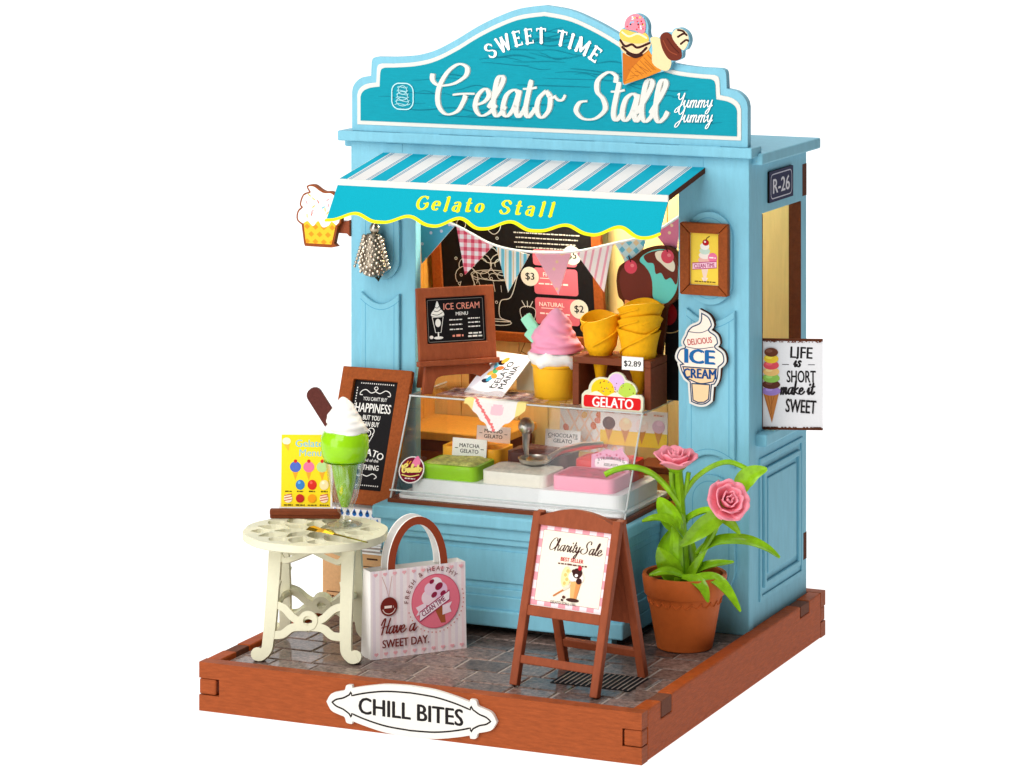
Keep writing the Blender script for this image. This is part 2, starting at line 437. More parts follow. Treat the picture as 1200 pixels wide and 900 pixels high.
for nm, c in (('matcha', (150, 205, 40)), ('vanilla', (240, 234, 220)), ('strawberry', (240, 150, 176)), ('mango', (246, 172, 40)), ('cocoa', (98, 62, 58)), ('cherry', (214, 30, 34))):
    mat(nm, rgb(*c), .4, var=.04, coat=.2)
mat('matcha_top', rgb(204, 204, 116), .5, var=.5, vscale=60, bump=.4); mat('vanilla_top', rgb(232, 222, 206), .5, var=.18, vscale=60, bump=.4)
mat('strawberry_top', rgb(214, 84, 112), .45, var=.45, vscale=70, bump=.4); mat('mango_top', rgb(222, 140, 40), .5, var=.3, vscale=60, bump=.3)
mat('cocoa_top', rgb(110, 72, 66), .5, var=.3, vscale=60, bump=.3); mat('cherry_top', rgb(190, 30, 34), .4, var=.3, vscale=60, bump=.3)
glass('acrylic', (.988, .99, .988, 1), .016); glass('crystal', (.985, .99, .99, 1), .13, .03); mat('acrylic_edge', rgb(206, 210, 208), .2, var=.1, spec=.5)
glass('film', (.95, .945, .955, 1), .16, .1)
# white backdrop sheet, glow added so it stays white without shadows
mat('glow_sheet', (.25, .25, .25, 1), .7, var=0, emit=4.04, spec=.1)
mat('lamp_face', rgb(255, 236, 190), .5, var=0, emit=4)

# ================================================================== the surface and background
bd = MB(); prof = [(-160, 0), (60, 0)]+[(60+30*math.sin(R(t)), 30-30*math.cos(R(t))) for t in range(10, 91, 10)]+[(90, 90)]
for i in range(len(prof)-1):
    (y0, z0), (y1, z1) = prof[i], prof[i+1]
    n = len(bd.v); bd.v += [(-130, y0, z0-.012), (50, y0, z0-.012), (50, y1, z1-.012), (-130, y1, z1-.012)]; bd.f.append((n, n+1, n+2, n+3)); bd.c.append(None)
o = bd.build('backdrop', M['glow_sheet'], smooth=80); o['kind'] = 'structure'
o['label'] = 'seamless white sweep with added glow under and behind the model'
# ================================================================== wooden base with paving
BH = 1.335
base = thing('paved_stand', 'reddish brown wooden display stand with box-jointed rails and slate paving', 'stand', (0, 0, 0))
fr = MB(); fr.plate([[(0, 0), (13, 0), (13, .44), (12.46, .44), (12.46, .9), (13, .9), (13, BH), (0, BH), (0, .9), (.62, .9), (.62, .44), (0, .44)]], 0, .42)
fr.build('front_rail', M['rail'], base, bevel=.045)
for x0, x1, ex in ((0, .42, 0), (12.58, 13, 1)):
    sr = MB(); y = .425
    xs = (0.0, .52) if not ex else (12.5, 13.0)
    prof = [(y, 0), (14.445, 0), (14.445, BH), (13.38, BH), (13.38, 1.0), (12.58, 1.0), (12.58, BH), (2.15, BH), (2.15, .87), (1.38, .87), (1.38, BH), (y, BH)]
    sr.plate([prof], x0, x1, 'yz')
    sr.build('side_rail', M['rail_side'], base, bevel=.04)
    f = MB(); f.box(xs[0], xs[1], .003, .42, .455, .885)
    f.build('finger_joint', M['rail'], base, bevel=.05)
    f = MB(); f.box(x0+(.0 if not ex else .012), x1-(.012 if ex else 0), 14.45, 14.86, .455, .885); f.build('finger_joint', M['rail'], base, bevel=.04)
    for ya, yb, zb in ((1.395, 2.135, .89), (12.6, 13.365, 1.02)):
        f = MB(); f.box(x0+.03, x1+(.006 if ex else -.03), ya, yb, zb, BH-.012); f.build('tenon', M['tenon'], base, bevel=.015)
bk = MB(); bk.plate([[(0, 0), (13, 0), (13, .44), (12.58, .44), (12.58, .9), (13, .9), (13, BH), (0, BH), (0, .9), (.42, .9), (.42, .44), (0, .44)]], 14.45, 14.87); bk.build('back_rail', M['rail'], base, bevel=.04)
fb = MB().box(.42, 12.58, .42, 14.45, .95, 1.175).build('floor_board', M['mortar'], base)
rn = random.Random(3); row = 0; y = .44
stone_meshes = {}
while y < 9.55:
    d = min(1.12, 9.6-y); x = .44-rn.uniform(.2, 1.1)
    while x < 12.5:
        L = rn.choice((1.3, 1.45, 1.6)); xa, xb = max(x+.03, .44), min(x+L-.03, 12.56)
        if xb-xa > .12:
            ch = .035
            z = 1.205+rn.uniform(-.008, .008)
            st = MB(); j = lambda: rn.uniform(-.018, .018)
            a = [(xa+j(), y+.03+j()), (xb+j(), y+.03+j()), (xb+j(), y+d-.03+j()), (xa+j(), y+d-.03+j())]
            b_ = inset(a, ch)
            st.add([(p[0], p[1], 1.17) for p in a]+[(p[0], p[1], z-.025) for p in a]+[(p[0], p[1], z+rn.uniform(-.006, .006)) for p in b_],
                   [(0, 1, 5, 4), (1, 2, 6, 5), (2, 3, 7, 6), (3, 0, 4, 7), (4, 5, 9, 8), (5, 6, 10, 9), (6, 7, 11, 10), (7, 4, 8, 11), (8, 9, 10, 11)])
            st.build('paving_stone', M['slate'], fb)
        x += L
    y += d
# drain cover let into the paving
gr = MB().box(9.45, 11.75, 2.3, 3.75, 1.19, 1.222)
dc = gr.build('drain_cover', M['board_black'], base)
for i in range(15):
    x = 9.55+i*.15
    MB().box(x, x+.035, 2.34, 3.71, 1.222, 1.232).build('grate_bar', M['mortar'], dc)
# name plate
def mirror(h): return h+[(-x, z) for x, z in h[::-1]]
half = cat([(0, .68), (.7, .645), (1.3, .54), (1.72, .44)], 5)+cat([(1.74, .52), (1.9, .5), (1.96, .36), (2.12, .31), (2.36, .22), (2.5, 0)], 4)
half = half+[(x, -z) for x, z in half[::-1][1:]]
half = [p for i, p in enumerate(half) if i == 0 or math.hypot(p[0]-half[i-1][0], p[1]-half[i-1][1]) > 1e-3]
loop = half+[(-x, z) for x, z in half[::-1]][1:-1]
np_ = place(MB().plate([loop], -.12, 0).build('name_plate', M['white_paint'], base, bevel=.025), (6.46, 0, .70))
c = CV()
hl = cat([(0, .5), (.7, .465), (1.3, .36), (1.74, .24)], 5)+[(1.75, .3), (1.76, .34)]+cat([(1.82, .25), (2.0, .15), (2.2, .09), (2.33, 0)], 4)
hl = hl+[(x, -z) for x, z in hl[::-1][1:]]
c.line(hl+[(-x, z) for x, z in hl[::-1]][1:-1], .045, rgb(40, 34, 32), closed=True)
c.text('CHILL BITES', 0, -.215, .44, rgb(32, 28, 28), bold=.03, width=3.05)
c.build('lettering', np_, (0, -.12, 0))

# ================================================================== the stall itself
stall = thing('gelato_stall', 'light blue wooden gelato stall with arched teal sign, striped awning and panelled front', 'stall', (6.4, 9.2, 1.2))
def st(o, parent=None):
    """attach a mesh written in scene centimetres to the stall"""
    o.parent = stall; o.location = (-6.4*S, -9.2*S, -1.2*S); return o
fa = MB().plate([[(.03, 1.2), (12.63, 1.2), (12.63, 14.74), (.03, 14.74)], [(2.17, 4.3), (10.48, 4.3), (10.48, 13.75), (2.17, 13.75)]], 9.2, 9.58)
facade = st(fa.build('facade', M['paint'], bevel=.035))
def panel(loop, line=True):
    o = MB().plate([loop], 9.06, 9.215).build('raised_panel', M['paint'], bevel=.04)
    o.parent = facade
    if line:
        c = CV(); c.line(inset(loop, .17), .02, rgb(84, 160, 192), closed=True)
        q = c.build('groove_line', None); q.parent = facade; q.location = (0, 9.06*S, 0)
def pill(x0, x1, z0, z1):
    r = (x1-x0)/2; cx = (x0+x1)/2
    return _arc(cx, z1-r, r, r*.98, 0, 180, 14)+_arc(cx, z0+r, r, r*.98, 180, 360, 14)
def waist(x0, x1, z0, z1, dt, db):
    n = 12; top = [(x1-(x1-x0)*i/n, z1-dt*math.sin(math.pi*i/n)) for i in range(n+1)]
    bot = [(x0+(x1-x0)*i/n, z0+db*math.sin(math.pi*i/n)) for i in range(n+1)]
    return top+bot
panel(pill(.42, 1.69, 10.63, 12.95)); panel(waist(.42, 1.69, 6.0, 10.28, .34, .3)); panel(pill(.42, 1.69, 2.3, 5.7))
panel(pill(10.78, 12.16, 10.52, 13.2)); panel(waist(10.76, 12.24, 5.95, 10.42, .36, .32)); panel(pill(10.8, 12.24, 2.3, 5.72))
for x in (1.24, 10.75):        # little tenons above the awning
    o = MB().box(x, x+.5, 9.185, 9.22, 14.42, 14.7).build('tenon', M['paint'], bevel=.012); o.parent = facade
# side walls
def side_wall(x0, x1, name):
    return st(MB().plate([[(9.6, 1.2), (14.36, 1.2), (14.36, 14.52), (9.6, 14.52)], [(10.44, 6.85), (13.84, 6.85), (13.84, 13.03), (10.44, 13.03)]], x0, x1, 'yz').build(name, M['paint'], bevel=.02))
sw = side_wall(12.22, 12.58, 'side_wall'); side_wall(.1, .46, 'side_wall')
for a in ((13.835, 13.85, 6.86, 13.02),):
    o = MB().box(12.215, 12.585, a[0]-.03, a[1], a[2], a[3]).build('jamb_edge', M['raw_edge']); o.parent = sw
o = MB().box(12.22, 12.585, 10.435, 10.47, 6.86, 13.02).build('jamb_edge', M['raw_edge']); o.parent = sw
o = MB().box(12.5, 12.9, 9.9, 14.3, 6.45, 6.8).build('sill', M['paint'], bevel=.05); o.parent = sw
for d, (ya, yb, za, zb) in ((.05, (10.15, 13.95, 1.95, 6.05)), (.09, (10.45, 13.62, 2.3, 5.72))):
    o = MB().plate([[(ya, za), (yb, za), (yb, zb), (ya, zb)], [(ya+.16, za+.16), (yb-.16, za+.16), (yb-.16, zb-.16), (ya+.16, zb-.16)]], 12.57, 12.58+d, 'yz').build('panel_moulding', M['paint'], bevel=.025); o.parent = sw
o = MB().box(12.57, 12.64, 10.8, 13.3, 2.65, 5.4).build('raised_panel', M['paint'], bevel=.03); o.parent = sw
for za, zb in ((2.35, 3.15), (13.15, 14.1)):
    o = MB().box(12.4, 12.586, 13.98, 14.364, za, zb).build('tenon', M['raw_edge'], bevel=.01); o.parent = sw
# roof and cornice
rf = st(MB().plate([[(-.3, 9.42), (12.95, 9.42), (12.95, 14.6), (-.3, 14.6)], [(11.35, 10.3), (12.45, 10.3), (12.45, 10.75), (11.35, 10.75)]], 14.53, 14.85, 'xy').build('roof', M['paint'], bevel=.05))
o = MB().box(11.3, 12.4, 10.32, 10.73, 14.56, 14.8).build('tenon', M['raw_edge']); o.parent = rf
st(MB().box(-.27, 12.81, 8.9, 9.75, 14.75, 15.05).build('cornice', M['paint'], bevel=.04))
for x in (1.8, 4.8, 8.0, 10.6):
    o = st(MB().box(x, x+1.25, 8.93, 9.3, 15.03, 15.062).build('cornice_tenon', M['paint'], bevel=.01))
# interior walls of upright boards
bw = st(MB().box(.46, 12.22, 14.06, 14.36, 1.2, 14.52).build('back_wall', M['pine']))
for i in range(12):
    o = MB().box(.48+i*.978, .48+(i+1)*.978-.03, 14.0, 14.07, 1.22, 14.5).build('plank', M['pine'], bevel=.015); o.parent = bw
lw = st(MB().box(.47, .52, 9.6, 14.0, 1.22, 14.5).build('inner_wall', M['amber_wood']))
for i in range(5):
    o = MB().box(.51, .58, 9.62+i*.87, 9.62+(i+1)*.87-.03, 1.22, 14.5).build('plank', M['amber_wood'], bevel=.015); o.parent = lw
st(MB().box(.46, 12.22, 9.6, 14.05, 1.19, 1.25).build('inner_floor', M['walnut']))
# line drawings printed on the back wall
c = CV(); ink = rgb(150, 96, 50)
c.line([(0, 1.0), (-.42, .1), (.42, .1), (0, 1.0)], .035, ink); c.line([(-.42, .1), (0, -.06), (.42, .1)], .035, ink, sm=5); c.line([(-.36, .2), (0, .08), (.36, .2)], .025, ink, sm=5)
q = c.build('wall_drawing', bw); q.location = Vector((3.85, 14.0, 7.75))*S
for x0, z0, sc in ((5.35, 4.9, 1.0), (2.4, 5.0, .9), (9.0, 7.6, .9)):
    c = CV()
    c.line([(-.4, 1.0), (0, 0), (.4, 1.0)], .04, ink)
    for k in range(3): c.line(_arc(0, 1.05+k*.42, .5-.09*k, .4, -10, 190, 10), .04, ink); c.line([(-.5+.09*k, 1.03+k*.42), (.5-.09*k, 1.03+k*.42)], .03, ink)
    c.line([(-.26, .7), (.2, .5)], .025, ink); c.line([(.26, .7), (-.2, .5)], .025, ink)
    q = c.build('wall_drawing', bw); q.location = Vector((x0, 14.0, z0))*S

# ---- arched sign board
def outline(d):
    h = [(.14+d, 15.055+d), (.14+d, 16.2-.4*d)]+cat([(.17+d, 16.35-.6*d), (.27+.95*d, 16.5-.78*d), (.47+.95*d, 16.64-.95*d), (.77+d, 16.7-d)], 4)+cat([(.79+d, 17.1-d), (.83+d, 17.22-d), (.95+d, 17.27-d)], 3)
    h += cat([(x, z-d*k) for x, z, k in ((1.54, 17.28, 1), (2.24, 17.35, 1.02), (2.88, 17.52, 1.08), (3.57, 17.86, 1.14), (4.26, 18.26, 1.13), (4.94, 18.58, 1.08), (5.62, 18.82, 1.04), (6.39, 18.93, 1))], 6)
    return h+[(12.78-x, z) for x, z in h[::-1][1:]]
outl = outline(0)
sign = st(MB().plate([outl], 9.05, 9.32).build('sign_board', M['paint'], bevel=.03))
wl = outline(.19); tl = outline(.31)
o = MB().plate([wl], 9.02, 9.06).build('white_border', M['white_paint'], bevel=.012); o.parent = sign
tb = MB().plate([tl], 9.0, 9.055).build('teal_face', M['teal_board']); tb.parent = sign
c = CV(); rn = random.Random(11)
for k in range(46):                                     # printed wood grain
    z = rn.uniform(15.6, 18.3); xm = 6.39; hw = 5.5 if z < 16.2 else (4.9 if z < 16.8 else max(.6, (18.5-z)*2.2))
    x = rn.uniform(xm-hw, xm+hw-.9); L = rn.uniform(.6, 2.4); L = min(L, xm+hw-x); A = rn.uniform(-.1, .1)
    c.line([(x+L*i/5, z+A*math.sin(i*.9+k)) for i in range(6)], rn.uniform(.014, .03), rgb(4, 116, 136), sm=3, taper=True)
q = c.build('wood_grain', None); q.parent = sign; q.location = (0, 9.0*S, 0)
# raised script lettering
lt = MB(); white = rgb(250, 248, 244); dep = [0]
def solid(pts, wd, pen, y0, th):
    pts = cat(pts, 7); n = len(pts); vs = []; fs = []; dep[0] += .0006
    for i, p in enumerate(pts):
        a = pts[max(i-1, 0)]; b = pts[min(i+1, n-1)]
        dx, dy = b[0]-a[0], b[1]-a[1]; L = math.hypot(dx, dy) or 1e-6; dx /= L; dy /= L
        h = (wd+pen*abs(dy)**1.6)/2; y = y0-th-dep[0]-i*2e-5
        if i in (0, n-1): h *= .75
        for (sd, yy) in ((1, y0), (.8, y), (-.8, y), (-1, y0)): vs.append((p[0]-dy*h*sd, yy+(.02 if abs(sd) == 1 else 0)*0, p[1]+dx*h*sd))
    for i in range(n-1):
        for k in range(3): fs.append((4*i+k, 4*i+k+1, 4*i+k+5, 4*i+k+4))
    fs += [(0, 1, 2, 3), (4*n-4, 4*n-3, 4*n-2, 4*n-1)]
    lt.add(vs, fs)
for ch, x, sx, sy, asc in (('G', 2.82, 1.05, .88, 1), ('e', 4.1, 1.05, 1, 1), ('l', 4.6, .95, 1, .5), ('a', 5.0, .9, 1, 1), ('t', 5.64, .87, 1, .6), ('o', 6.08, .8, 1, 1),
                           ('S', 7.62, 1.0, .84, 1), ('t', 8.4, .85, 1, .65), ('a', 8.76, .8, 1, 1), ('l', 9.26, .95, 1, .55), ('l', 9.68, .95, 1, .55)):
    for st_ in SCR[ch][1]:
        k = .78; p = [(px_, (1+(pz-1)*asc if pz > 1 else pz)*sy) for px_, pz in st_]
        solid([(x+px_*sx*k+pz*k*.14, 15.66+pz*k+.004*(x-2.8)) for px_, pz in p], .065, .125, 9.0, .05)
solid([(6.72, 16.32), (6.86, 16.2), (7.0, 16.22), (7.08, 16.36)], .08, .03, 9.0, .05)
o = lt.build('script_lettering', M['white_paint'], smooth=30); o.parent = sign
c = CV()
def arcf(cx, dx, z):     # SWEET TIME follows an arc
    a = R(90)-((cx-4.07)*.44)/2.85; ox, oz, r = 6.36, 15.0, 2.85
    ca, sa = math.cos(a), math.sin(a); rr = r+z*.41
    return (ox+rr*ca+dx*.41*sa, oz+rr*sa-dx*.41*ca)
c.serif('SWEET', 0, 0, .41, white, .2, sp=.1, rotf=arcf)
q = c.build('arched_lettering', None); q.parent = sign; q.location = (0, 8.968*S, 0); c = CV()
c.serif('TIME', 0, 0, .41, white, .2, sp=.1, rotf=lambda cx, dx, z: arcf(cx+4.97, dx, z))
q = c.build('arched_lettering', None); q.parent = sign; q.location = (0, 8.968*S, 0); c = CV()
c.script('Yummy', 10.46, 16.12, .2, white, .019, .015, sx=1.08, shear=.3, rot=.04)
q = c.build('small_lettering', None); q.parent = sign; q.location = (0, 8.968*S, 0); c = CV()
c.script('Yummy', 10.46, 15.7, .2, white, .019, .015, sx=1.08, shear=.3, rot=.04)
q = c.build('small_lettering', None); q.parent = sign; q.location = (0, 8.968*S, 0); c = CV()
c.line(rrect(1.5, 2.2, 15.75, 16.52, .24), .035, rgb(190, 232, 236), closed=True)    # small stamped emblem
for k in range(3): c.line(_arc(1.85, 15.98+.17*k, .2-.03*k, .13, 0, 360, 12), .022, rgb(170, 222, 228))
for k in range(6): c.line([(1.6+.02*k, 15.88+.1*k), (1.72, 15.92+.1*k), (1.98, 15.88+.1*k), (2.1-.02*k, 15.92+.1*k)], .018, rgb(170, 222, 228), sm=3)
q = c.build('emblem', None); q.parent = sign; q.location = (0, 8.968*S, 0)

# ---- striped awning
AX0, AX1 = 1.1, 11.3; AY0, AZ0, AY1, AZ1 = 9.22, 14.42, 6.3, 13.93
aw = MB(); L = math.hypot(AY0-AY1, AZ0-AZ1)
aw.plate([[(AY1, AZ1), (AY0, AZ0), (AY0, AZ0-.16), (AY1, AZ1-.16)]], AX0, AX1, 'yz')
awning = st(aw.build('awning', M['raw_edge']))
c = CV(); tw, tq, bl = rgb(238, 232, 228), rgb(20, 172, 196), rgb(70, 140, 170)
c.rect(AX0-.015, AX1, 0, L, tw)
pit = 1.262; x = AX0-.28
c.up()
while x < AX1:
    a, b = max(x, AX0), min(x+.52, AX1)
    if b > a: c.rect(a, b, 0, L, tq, lift=False)
    for dx in (-.07, -.13, .58, .64):
        a, b = x+dx, x+dx+.028
        if a > AX0 and b < AX1: c.rect(a, b, 0, L, bl, lift=False)
    x += pit
q = c.build('striped_cloth', None, mat=M['cloth_print']); q.parent = awning
q.location = Vector((0, AY1, AZ1+.004))*S; q.rotation_euler = (math.atan2(AZ0-AZ1, AY0-AY1)-math.pi/2, 0, 0)
o = MB().box(AX0-.02, AX1+.01, AY1-.05, AY1+.02, AZ1-.19, AZ1+.012).build('white_hem', M['white_paint'], bevel=.01); o.parent = awning
# leaning scalloped valance
VL = math.radians(38); n = 168; per = 1.62
def wave(x): t = ((x-1.16)/per) % 1; q_ = math.sin(math.pi*t)**2; return -1.2+.27*q_**1.35+.02*math.sin(x*5.1)
xs = [AX0-.02+(AX1-AX0+.02)*i/n for i in range(n+1)]
va = MB(); va.plate([[(x, wave(x)) for x in xs]+[(AX1, 0), (AX0-.02, 0)]], -.03, 0)
vo = va.build('valance', M['teal_cloth']); vo.parent = awning
vo.location = Vector((0, AY1-.03, AZ1-.19))*S; vo.rotation_euler = (-VL, 0, 0)
c = CV(); yel = rgb(238, 236, 30)
c.line([(x, wave(x)+.03) for x in xs], .105, yel)
VP = Vector((0, AY1-.03, AZ1-.19)); VN = Vector((0, -math.cos(VL), math.sin(VL)))
c.build('yellow_trim', awning, VP+VN*.032, (-VL, 0, 0))
for wd_, x_ in (('Gelato', 3.75), ('Stall', 6.36)):
    c = CV(); c.serif(wd_, x_, -.66, .44, yel, .2, sp=.26 if wd_ == 'Gelato' else .32)
    c.build('valance_lettering', awning, VP+VN*.031, (-VL, 0, 0))

# lamp under the ceiling that lights the shop inside
lp = thing('ceiling_lamp', 'small warm round lamp fixed under the ceiling inside the stall', 'lamp', (6.2, 11.6, 14.5))
MB().lathe([(0.01, -.2), (.5, -.2), (.55, -.12), (.5, 0), (.01, 0)], 20).build('lamp_body', M['lamp_face'], lp, smooth=True)
ld = bpy.data.lights.new('lamp_light', 'POINT'); ld.energy = 27; ld.color = (1, .86, .62); ld.shadow_soft_size = .05
lo = bpy.data.objects.new('lamp_light', ld); COL.objects.link(lo); lo.parent = lp; lo.location = (0, 0, -.35*S)

# ================================================================== serving counter
ct = thing('serving_counter', 'light blue panelled serving counter standing in front of the stall opening', 'counter', (6.05, 7.75, 1.2))
def k_(o, parent=None): o.parent = parent or ct; o.location = Vector((-6.05, -7.75, -1.2))*S if parent is None else (0, 0, 0); return o
k_(MB().box(2.14, 10.05, 6.3, 9.2, 4.22, 4.6).build('worktop', M['paint'], bevel=.07, seg=3))
body = k_(MB().box(2.42, 9.9, 6.62, 9.2, 1.6, 4.25).build('body', M['paint']))
k_(MB().box(2.36, 9.94, 6.44, 9.2, 3.92, 4.23).build('frieze', M['paint'], bevel=.03))
k_(MB().box(2.4, 9.92, 6.5, 9.2, 3.74, 3.925).build('moulding', M['paint'], bevel=.03))
k_(MB().box(2.36, 9.94, 6.44, 9.2, 1.92, 2.3).build('moulding', M['paint'], bevel=.03))
k_(MB().box(2.4, 9.92, 6.5, 9.2, 2.29, 2.5).build('moulding', M['paint'], bevel=.03))
k_(MB().box(2.15, 9.94, 6.3, 9.2, 1.46, 1.93).build('plinth', M['paint'], bevel=.05))
for x0, x1 in ((2.41, 2.8), (9.5, 9.91)): k_(MB().box(x0, x1, 6.5, 6.63, 2.45, 3.78).build('stile', M['paint'], bevel=.02))
k_(MB().plate([rrect(3.05, 9.25, 2.68, 3.56, .1)], 6.56, 6.63).build('raised_panel', M['paint'], bevel=.03))
for x in (2.6, 8.9):
    for y in (6.45, 8.6):
        k_(MB().box(x, x+.65, y, y+.4, 1.2, 1.47).build('foot', M['paint'], bevel=.03))
# ================================================================== glass display case on the counter
case = thing('display_case', 'clear acrylic display case with slanted front holding a white gelato tray', 'display case', (6.1, 8.6, 4.6))
def kc(o): o.parent = case; o.location = Vector((-6.1, -8.6, -4.6))*S; return o
X0, X1 = 2.45, 9.8; prof = [(6.85, 4.72), (10.7, 4.72), (10.7, 7.42), (8.2, 7.42)]
for x in (X0, X1-.06): kc(MB().plate([prof], x, x+.06, 'yz').build('side_pane', M['acrylic']))
kc(MB().plate([[(6.85, 4.72), (8.2, 7.42), (8.26, 7.42), (6.91, 4.72)]], X0+.065, X1-.065, 'yz').build('front_pane', M['acrylic']))
kc(MB().box(X0, X1, 8.2, 10.7, 7.425, 7.49).build('top_pane', M['acrylic']))
for (a, b) in (((X0+.03, 6.86, 4.72), (X0+.03, 8.2, 7.44)), ((X1-.03, 6.86, 4.72), (X1-.03, 8.2, 7.44)), ((X0, 8.2, 7.46), (X1, 8.2, 7.46)), ((X1-.03, 8.2, 7.46), (X1-.03, 10.7, 7.46)), ((X0+.03, 8.2, 7.46), (X0+.03, 10.7, 7.46)), ((X0, 6.87, 4.95), (X1, 6.87, 4.95))):
    kc(MB().tube([a, b], .026, 6).build('pane_edge', M['acrylic_edge']))
kc(MB().box(2.4, 9.85, 6.83, 10.75, 4.598, 4.715).build('base_plate', M['walnut']))
kc(MB().plate([rrect(2.62, 9.7, 6.95, 10.55, .25)], 4.72, 4.82, 'xy').build('tray_flange', M['tray'], bevel=.03))
tl_ = rrect(2.9, 9.5, 7.22, 10.3, .3, 6)
kc(MB().plate([tl_], 4.82, 5.27, 'xy').build('tray', M['tray'], bevel=.06, seg=3))
c = CV(); c.ell(0, 0, .4, .4, rgb(248, 240, 236), n=28); c.ell(0, 0, .37, .37, rgb(120, 14, 44), n=28)
for k in range(5): c.line([(-.2+.09*k, .14+.03*(k % 2)), (-.16+.09*k, .24)], .035, rgb(244, 170, 40))
c.poly(cat([(0, .12), (.2, .12), (.24, .26), (.12, .42), (-.0, .26)], 4, True), rgb(246, 130, 170))
c.script('Gelato', -.3, -.1, .115, rgb(250, 226, 120), .035, .025, shear=.15, rot=.1); c.line([(-.26, -.17), (0, -.2), (.27, -.13)], .03, rgb(250, 226, 120), sm=4); c.words(-.15, .18, -.28, .04, rgb(240, 220, 220), 3)
ang = math.atan2(2.7, 1.35)
b_ = MB().plate([circ(0, 0, .4, n=28)], -.03, 0).build('badge', M['paper'], case)
yb = 7.0; zb = 4.72+(yb-6.85)*2+.55
place(b_, (3.0-6.1, 6.85+(5.5-4.72)/2-.03-8.6, 5.5-4.6), (-(math.pi/2-ang), 0, 0))
q = c.build('badge_print', case, (3.0-6.1, 6.85+(5.5-4.72)/2-.063-8.6, 5.5-4.6+.012), (-(math.pi/2-ang), 0, 0))

# ---- gelato pans
def pan(name_col, label, x0, x1, y0, y1, z0, h, sd):
    t = thing('gelato_pan', label, 'gelato', ((x0+x1)/2, (y0+y1)/2, z0), group='pans of gelato in the display case')
    hx, hy = (x1-x0)/2, (y1-y0)/2
    MB().plate([rrect(-hx, hx, -hy, hy, .22, 6)], 0, h, 'xy').build('block', M[name_col], t, bevel=.07, seg=3, smooth=True)
    rn = random.Random(sd); m = MB(); lp_ = rrect(-hx+.1, hx-.1, -hy+.1, hy-.1, .16, 6); n = len(lp_); R_ = 8
    for k in range(R_+1):
        s_ = k/R_
        for p in lp_:
            x, y = p[0]*s_, p[1]*s_
            b = 0 if k == R_ else .055+.035*(math.sin(x*7+sd)*math.sin(y*8+x*3)+.35*math.sin(x*17+y*13))
            m.v.append((x, y, h+.002+b*(1 if k < R_-1 else .6)))
    for k in range(R_):
        for i in range(n): m.f.append((k*n+i, k*n+(i+1) % n, (k+1)*n+(i+1) % n, (k+1)*n+i)); m.c.append(None)
    m.build('topping', M[name_col+'_top'], t, smooth=80)
    return t
pan('matcha', 'bright green block of matcha gelato in front of the matcha card', 3.2, 4.95, 7.35, 8.85, 5.265, .42, 1)
pan('vanilla', 'off-white block of vanilla gelato between the green and pink blocks', 5.1, 7.12, 7.4, 8.9, 5.265, .36, 2)
pan('strawberry', 'pink block of strawberry gelato with a crumbly red top', 7.3, 9.2, 7.4, 8.9, 5.265, .4, 3)
pan('mango', 'orange yellow block of mango gelato behind the matcha card', 3.05, 4.95, 9.05, 10.2, 5.265, .62, 4)
pan('cocoa', 'dark brown block of chocolate gelato under the metal scoop', 5.15, 7.05, 9.05, 10.2, 5.265, .62, 5)
pan('cherry', 'glossy red block of cherry gelato behind the strawberry card', 7.3, 9.1, 9.05, 10.2, 5.265, .55, 6)

# ---- flavour cards
def card(label, lines, x, y, z, wd, h, rz=0, shaped=False):
    t = thing('flavour_card', label, 'card', (x, y, z), rz, rx=-.12, group='flavour name cards in the display case')
    lp_ = [(-wd/2, 0), (wd/2, 0), (wd/2, h), (-wd/2, h)]
    c = CV(); ink = rgb(40, 34, 34)
    if shaped:
        lp_ = [(-wd/2, 0), (wd/2, 0), (wd/2, h*.62)]+cat([(wd/2, h*.62), (wd*.36, h*.9), (wd*.3, h*1.1), (wd*.1, h*.92), (-.1*wd, h*.98), (-wd*.3, h*.8), (-wd/2, h*.68)], 4)[1:]
        c.poly(lp_, rgb(226, 160, 190)); c.rect(-wd*.4, wd*.48, .08, h*.52, rgb(246, 236, 240), r=.06)
        for k in range(9): c.ell(-.4+.1*k, h*.66+.06*math.sin(k*2.3), .03, .03, rgb(200, 70, 110), lift=False, n=8)
        c.arctext('STRAWBERRY', .03, -.85, 1.17, .085, ink, span=36, bold=.02); c.text('GELATO', .04, .13, .08, ink, bold=.02)
        c.ell(-.36, .2, .02, .02, ink, n=6); c.ell(.44, .26, .02, .02, ink, n=6)
    else:
        for i, s_ in enumerate(lines): c.text(s_, 0, h*.62-i*.16, .11, ink, bold=.015)
        c.rect(-wd*.42, -wd*.33, h*.56, h*.59, ink); c.rect(wd*.33, wd*.42, h*.56, h*.59, ink, lift=False)
    MB().plate([lp_], 0, .035).build('card_sheet', M['paper'], t)
    c.build('lettering', t, (0, -.001, 0))
card('white MATCHA GELATO card standing behind the green block', ['MATCHA', 'GELATO'], 4.02, 8.93, 5.5, 1.1, .68)
card('cream MANGO GELATO card below the draped napkin', ['MANGO', 'GELATO'], 4.25, 10.15, 5.85, 1.08, .5)
card('grey white CHOCOLATE GELATO card behind the metal scoop', ['CHOCOLATE', 'GELATO'], 6.5, 10.1, 5.86, 1.12, .56)
card('pink scalloped STRAWBERRY GELATO card standing in the pink block', [], 8.52, 8.8, 5.63, 1.15, .62, shaped=True)

